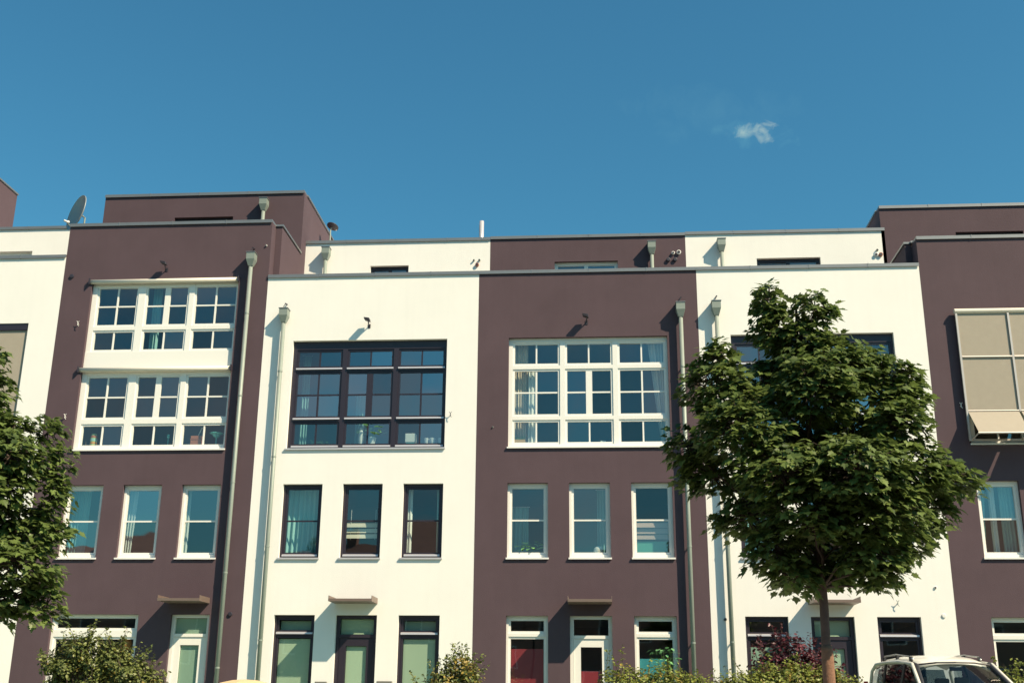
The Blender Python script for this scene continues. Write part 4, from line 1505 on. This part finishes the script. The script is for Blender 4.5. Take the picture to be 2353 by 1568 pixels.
def bush(name, label, cat, base, lobes, n_leaf, size, mat, seed, up=.6, twig=True, mat2=None, share2=0.0, sprigs=9):
    """shrub of many small leaves on real twigs; lobes are ellipsoids relative to the base"""
    rnd = random.Random(seed)
    t = thing(name, label, cat, base)
    lm, lm2, br = MB(), MB(), MB()
    areas = [(r[0] * r[1] * r[2]) ** (2 / 3) for c, r in lobes]
    tot = sum(areas)
    for (c, r), ar in zip(lobes, areas):
        c = Vector(c)
        n = int(n_leaf * ar / tot)
        for k in range(max(2, n // 60)):
            d = Vector((rnd.gauss(0, 1), rnd.gauss(0, 1), abs(rnd.gauss(0, 1)))).normalized()
            p = c + Vector((d.x * r[0], d.y * r[1], d.z * r[2])) * rnd.uniform(.7, 1.1)
            root = Vector((c.x * .75, c.y * .75, 0))
            br.tube([root, root.lerp(p, .5) + Vector((rnd.uniform(-.05, .05), rnd.uniform(-.05, .05), .05)), p], [.014, .009, .003], 5, cap=False)
        done = 0
        while done < n:
            d = Vector((rnd.gauss(0, 1), rnd.gauss(0, 1), rnd.gauss(0, 1))).normalized()
            rad = rnd.uniform(.3, 1.0) ** .4 * (1 + .10 * math.sin(7 * d.x + 3 * d.z) + .08 * math.sin(11 * d.y + 5 * d.x + seed))
            if rnd.random() < .05:
                rad *= rnd.uniform(1.05, 1.25)
            p0 = c + Vector((d.x * r[0], d.y * r[1], d.z * r[2])) * rad
            second = rnd.random() < share2
            for q in range(5):
                p = p0 + Vector((rnd.gauss(0, size * .7), rnd.gauss(0, size * .7), rnd.gauss(0, size * .6)))
                nn = (Vector((0, 0, up)) + d * .8 + Vector((rnd.gauss(0, .45), rnd.gauss(0, .45), rnd.gauss(0, .3)))).normalized()
                tip = Vector((rnd.gauss(0, 1), rnd.gauss(0, 1), rnd.gauss(-.1, .6))) + d * .7
                m = leaf_matrix(p, nn, tip.normalized(), size * rnd.uniform(.7, 1.3))
                add_leaf(lm2 if second else lm, m, SMALL)
                done += 1
        for k in range(sprigs):
            d = Vector((rnd.gauss(0, .8), rnd.gauss(0, .5), abs(rnd.gauss(.5, .7)))).normalized()
            p = c + Vector((d.x * r[0], d.y * r[1], d.z * r[2])) * .85
            L = rnd.uniform(.10, .34) * (1 + r[0])
            tipp = p + (d * .6 + Vector((rnd.gauss(0, .25), rnd.gauss(0, .2), .7))).normalized() * L
            br.tube([p, p.lerp(tipp, .5) + Vector((0, 0, .02)), tipp], [.006, .004, .002], 4, cap=False)
            for q in range(int(L / size * 3.2)):
                pp = p.lerp(tipp, rnd.uniform(.1, 1.02)) + Vector((rnd.gauss(0, size * .35), rnd.gauss(0, size * .35), rnd.gauss(0, size * .3)))
                nn = (Vector((0, 0, .8)) + Vector((rnd.gauss(0, .6), rnd.gauss(0, .6), rnd.gauss(0, .3)))).normalized()
                tip = Vector((rnd.gauss(0, 1), rnd.gauss(0, 1), rnd.gauss(.1, .5)))
                add_leaf(lm, leaf_matrix(pp, nn, tip.normalized(), size * rnd.uniform(.7, 1.25)), SMALL)
    tag(br.build('twigs', 'branch_bark', t, fix=False), kind='stuff')
    tag(lm.build('foliage', mat, t, fix=False), kind='stuff')
    if mat2:
        tag(lm2.build('foliage', mat2, t, fix=False), kind='stuff')
    return t


hb = Vector((5.25, -4.0, .10))
hl = []
rr_ = random.Random(5)
xx = 3.05
while xx < 7.5:
    top = 1.72 + .10 * math.sin(xx * 2.1) + rr_.uniform(-.05, .06) + (.10 if 4.9 < xx < 6.4 else 0)
    hl.append(((xx - hb.x, rr_.uniform(-.1, .1), top - .38 - .10), (.36, .42, .38)))
    hl.append(((xx - hb.x, rr_.uniform(-.1, .1), .55), (.36, .45, .55)))
    xx += .30
bush('hedge', 'long yellow-green hedge along the bottom edge, left of the van', 'hedge', hb, hl, 44000, .058, 'hedge_leaf', 31, mat2='yellow_leaf', share2=.12, sprigs=2)
pb = Vector((6.45, -3.0, .10))
bush('red_maple_shrub', 'dark purple-leaved shrub rising behind the hedge', 'shrub', pb,
     [((-.25, 0, 1.75), (.42, .4, .36)), ((.05, 0, 2.0), (.40, .35, .36)), ((.35, .1, 1.78), (.42, .4, .34)), ((.72, 0, 1.62), (.30, .3, .26)), ((-.05, -.1, 1.3), (.7, .45, .5))],
     5200, .075, 'purple_leaf', 37, up=.8)
b2 = Vector((.15, -5.0, .10))
bush('garden_shrub', 'loose green shrub with yellow leaf tips between the white and brown house', 'shrub', b2,
     [((.22, 0, 1.66), (.20, .22, .22)), ((.30, 0, 1.42), (.22, .3, .26)), ((-.10, 0, 1.45), (.22, .3, .16)), ((-.02, -.1, 1.14), (.44, .4, .36)), ((-.40, 0, 1.18), (.22, .25, .14)), ((.1, 0, .6), (.5, .45, .5))],
     8000, .06, 'shrub_leaf', 41, mat2='yellow_leaf', share2=.35)
b1 = Vector((-5.75, -6.0, .10))
bush('garden_shrub', 'wide grey-green shrub covering the lower left window', 'shrub', b1,
     [((-.52, 0, 1.86), (.22, .3, .26)), ((-.75, 0, 1.62), (.26, .3, .22)), ((-.2, .1, 1.58), (.28, .4, .28)), ((.10, 0, 1.74), (.20, .3, .24)), ((.42, 0, 1.52), (.26, .36, .22)), ((.72, 0, 1.34), (.24, .3, .18)), ((-1.02, 0, 1.62), (.14, .2, .10)), ((-.9, 0, 1.25), (.22, .25, .2)), ((0, 0, .95), (.95, .5, .6))],
     12500, .062, 'shrub_leaf', 43, mat2='yellow_leaf', share2=.05, sprigs=14)
b3 = Vector((10.95, -3.0, .10))
bush('garden_shrub', 'low green shrub at the bottom right corner, right of the van', 'shrub', b3,
     [((-.35, 0, 1.45), (.32, .3, .26)), ((.15, 0, 1.3), (.45, .35, .28)), ((.7, 0, 1.3), (.4, .35, .26)), ((.2, 0, .75), (.8, .45, .55))],
     5000, .065, 'hedge_leaf', 47)


# ------------------------------------------------------------------ van
def van(label, loc, rz=0.0):
    """compact high-roofed estate, nose along -Y"""
    t = thing('parked_van', label, 'van', loc, rz=rz)
    # stations along y: (y, half width at sill, half width at belt, belt z, half width at roof, roof z)
    L = [(-1.98, .62, .66, .62, .60, .66), (-1.90, .74, .78, .74, .70, .80), (-1.55, .80, .84, .90, .74, .97), (-1.05, .82, .86, 1.00, .72, 1.10),
         (-.92, .83, .87, 1.02, .70, 1.16)]
    mb = MB()
    body = [(-1.98, .60, .66, .52, .70), (-1.88, .76, .80, .62, .86), (-1.50, .82, .86, .80, .98), (-1.00, .84, .88, .96, 1.08),
            (0.0, .85, .895, 1.00, 1.08), (1.2, .85, .895, 1.00, 1.10), (1.95, .83, .87, 1.0, 1.12), (2.05, .80, .84, .9, 1.10)]
    rings = []
    for (y, ws, wb, zb, zt) in body:
        k = len(mb.v)
        mb.v += [(-ws, y, .30), (-wb, y, .55), (-wb, y, zb), (-wb + .05, y, zt), (wb - .05, y, zt), (wb, y, zb), (wb, y, .55), (ws, y, .30)]
        rings.append(k)
    for a, b in zip(rings, rings[1:]):
        for s in range(8):
            u = (s + 1) % 8
            mb.f.append((a + s, a + u, b + u, b + s))
    mb.f.append(tuple(rings[0] + s for s in range(8)))
    mb.f.append(tuple(rings[-1] + s for s in reversed(range(8))))
    mb.build('body', 'car_paint', t, bevel=.02)
    # roof: slightly domed sheet with thickness
    rf = MB()
    ys = [(-.02, .59, 1.705), (.12, .635, 1.775), (.5, .67, 1.84), (1.1, .68, 1.87), (1.75, .67, 1.855), (1.98, .64, 1.79)]
    nx = 8
    for (y, w, z) in ys:
        for i in range(nx + 1):
            s = i / nx * 2 - 1
            rf.v.append((w * s, y, z - .055 * s * s - .05 * abs(s) ** 6))
    n1 = len(rf.v)
    for (y, w, z) in ys:
        for i in range(nx + 1):
            s = i / nx * 2 - 1
            rf.v.append((w * .985 * s, y, z - .055 * s * s - .05 * abs(s) ** 6 - .035))
    for j in range(len(ys) - 1):
        for i in range(nx):
            a = j * (nx + 1) + i
            rf.f.append((a, a + 1, a + nx + 2, a + nx + 1))
            rf.f.append((n1 + a, n1 + a + nx + 1, n1 + a + nx + 2, n1 + a + 1))
    for i in range(nx):
        for j in (0, len(ys) - 1):
            a = j * (nx + 1) + i
            rf.f.append((a, a + 1, n1 + a + 1, n1 + a))
    for j in range(len(ys) - 1):
        for i in (0, nx):
            a = j * (nx + 1) + i
            rf.f.append((a, a + nx + 1, n1 + a + nx + 1, n1 + a))
    rf.build('roof', 'car_paint', t, smooth=True)
    # windscreen
    ws = MB()
    nx = 10
    rows = [(-.86, .74, 1.075, .22), (-.44, .665, 1.40, .16), (-.03, .575, 1.69, .10)]
    for (y, w, z, bow) in rows:
        for i in range(nx + 1):
            s = i / nx * 2 - 1
            ws.v.append((w * s, y - bow * (1 - s * s) + .02, z - .03 * s * s))
    for j in range(len(rows) - 1):
        for i in range(nx):
            a = j * (nx + 1) + i
            ws.f.append((a, a + 1, a + nx + 2, a + nx + 1))
    ws.build('windscreen', 'car_glass', t, smooth=True, fix=False)
    MB().tube([(-.58, -.03, 1.675), (-.3, -.105, 1.705), (0, -.125, 1.71), (.3, -.105, 1.705), (.58, -.03, 1.675)], .014, 8).build('windscreen_seal', 'car_trim', t)
    for s in (-1, 1):
        # pillars and roof edge
        MB().tube([(s * .76, -.90, 1.06), (s * .69, -.44, 1.37), (s * .60, -.02, 1.66), (s * .63, .10, 1.70)], .034, 8).build('windscreen_pillar', 'car_trim', t, smooth=True)
        MB().tube([(s * .80, -.86, 1.06), (s * .735, -.42, 1.385), (s * .655, .04, 1.685), (s * .685, .6, 1.735), (s * .69, 1.2, 1.745), (s * .68, 1.8, 1.73), (s * .70, 2.0, 1.62), (s * .80, 2.03, 1.06)],
                  .030, 8).build('roof_edge', 'car_paint', t, smooth=True)
        # side glass: one long rounded window
        out = [(-.78, 1.08), (-.34, 1.40), (.10, 1.655), (.30, 1.70), (.9, 1.715), (1.6, 1.70), (1.82, 1.64), (1.90, 1.5), (1.93, 1.08)]
        g = MB()
        for (y, z) in out:
            xx = s * (.845 - (z - 1.05) * .25)
            g.v.append((xx, y, z))
        g.f.append(tuple(range(len(out))))
        g.build('side_window', 'car_glass', t, fix=False)
        for (ya, yb) in ((.34, .30), (1.22, 1.28)):
            MB().hexa([(s * .848, ya - .05, 1.06), (s * .848, ya + .05, 1.06), (s * .82, ya + .05, 1.06), (s * .82, ya - .05, 1.06)],
                      [(s * .69, yb - .04, 1.72), (s * .69, yb + .04, 1.72), (s * .665, yb + .04, 1.72), (s * .665, yb - .04, 1.72)]).build('door_pillar', 'car_trim', t)
        # roof rail on feet
        rl = MB().tube([(s * .56, .24, 1.765), (s * .575, .36, 1.815), (s * .585, 1.0, 1.870), (s * .58, 1.6, 1.862), (s * .565, 1.76, 1.80)], .013, 8)
        ro = rl.build('roof_rail', 'alloy', t, smooth=True)
        for yy, zz in ((.32, 1.775), (.98, 1.82), (1.66, 1.81)):
            MB().box(s * .57 - .02, s * .57 + .02, yy - .04, yy + .04, zz - .03, zz + .04).build('rail_foot', 'car_trim', ro)
        # mirror
        mr = MB().box(s * .93 - .10, s * .93 + .10, -.64, -.54, 1.05, 1.27)
        mr.box(s * .87 - .05, s * .87 + .02, -.60, -.56, 1.02, 1.06).build('wing_mirror', 'car_trim', t, bevel=.02)
        hl_ = MB().hexa([(s * .46, -1.93, .66), (s * .72, -1.86, .66), (s * .72, -1.80, .66), (s * .46, -1.86, .66)],
                        [(s * .48, -1.84, .86), (s * .76, -1.66, .90), (s * .74, -1.60, .90), (s * .48, -1.78, .86)])
        hl_.build('headlight', 'lamp_glass', t)
        MB().box(s * .80 - .05, s * .80 + .02, 2.03, 2.06, .95, 1.45).build('tail_light', 'tail_red', t)
        for yy in (-1.22, 1.28):
            w = MB().lathe((s * .70, yy, .31), (s, 0, 0), [(.20, 0), (.30, .01), (.31, .05), (.31, .15), (.29, .18), (.20, .185)], 24).build('wheel', 'rubber', t)
            MB().lathe((s * .70, yy, .31), (s, 0, 0), [(.195, .12), (.195, .19), (.06, .175), (.05, .19)], 18).build('rim', 'alloy', w)
    MB().hexa([(-.72, 2.035, 1.08), (.72, 2.035, 1.08), (.72, 2.03, 1.08), (-.72, 2.03, 1.08)],
              [(-.58, 1.99, 1.66), (.58, 1.99, 1.66), (.58, 1.985, 1.66), (-.58, 1.985, 1.66)]).build('rear_window', 'car_glass', t)
    MB().box(-.55, .55, -2.0, -1.95, .60, .76).build('grille', 'car_trim', t, bevel=.01)
    MB().box(-.78, .78, -2.05, -1.88, .34, .56).build('bumper', 'car_grey', t, bevel=.03)
    # cabin: dashboard, seats, mirror inside
    MB().box(-.72, .72, -.80, -.35, .85, 1.10).build('dashboard', 'car_trim', t, bevel=.03)
    for s in (-.36, .36):
        for yy in (.25, 1.15):
            st_ = MB().box(s - .24, s + .24, yy - .25, yy + .25, .60, .80)
            st_.hexa([(s - .23, yy + .18, .80), (s + .23, yy + .18, .80), (s + .23, yy + .32, .80), (s - .23, yy + .32, .80)],
                     [(s - .20, yy + .30, 1.28), (s + .20, yy + .30, 1.28), (s + .20, yy + .40, 1.28), (s - .20, yy + .40, 1.28)])
            st_.box(s - .12, s + .12, yy + .33, yy + .42, 1.31, 1.50)
            st_.build('seat', 'car_grey', t, bevel=.02)
    MB().box(-.10, .10, -.10, -.07, 1.58, 1.64).build('inner_mirror', 'car_trim', t, bevel=.008)
    return t


van('pale cream van with roof rails at the bottom edge, front towards the viewer', (8.56, -6.45, .15), rz=.085)
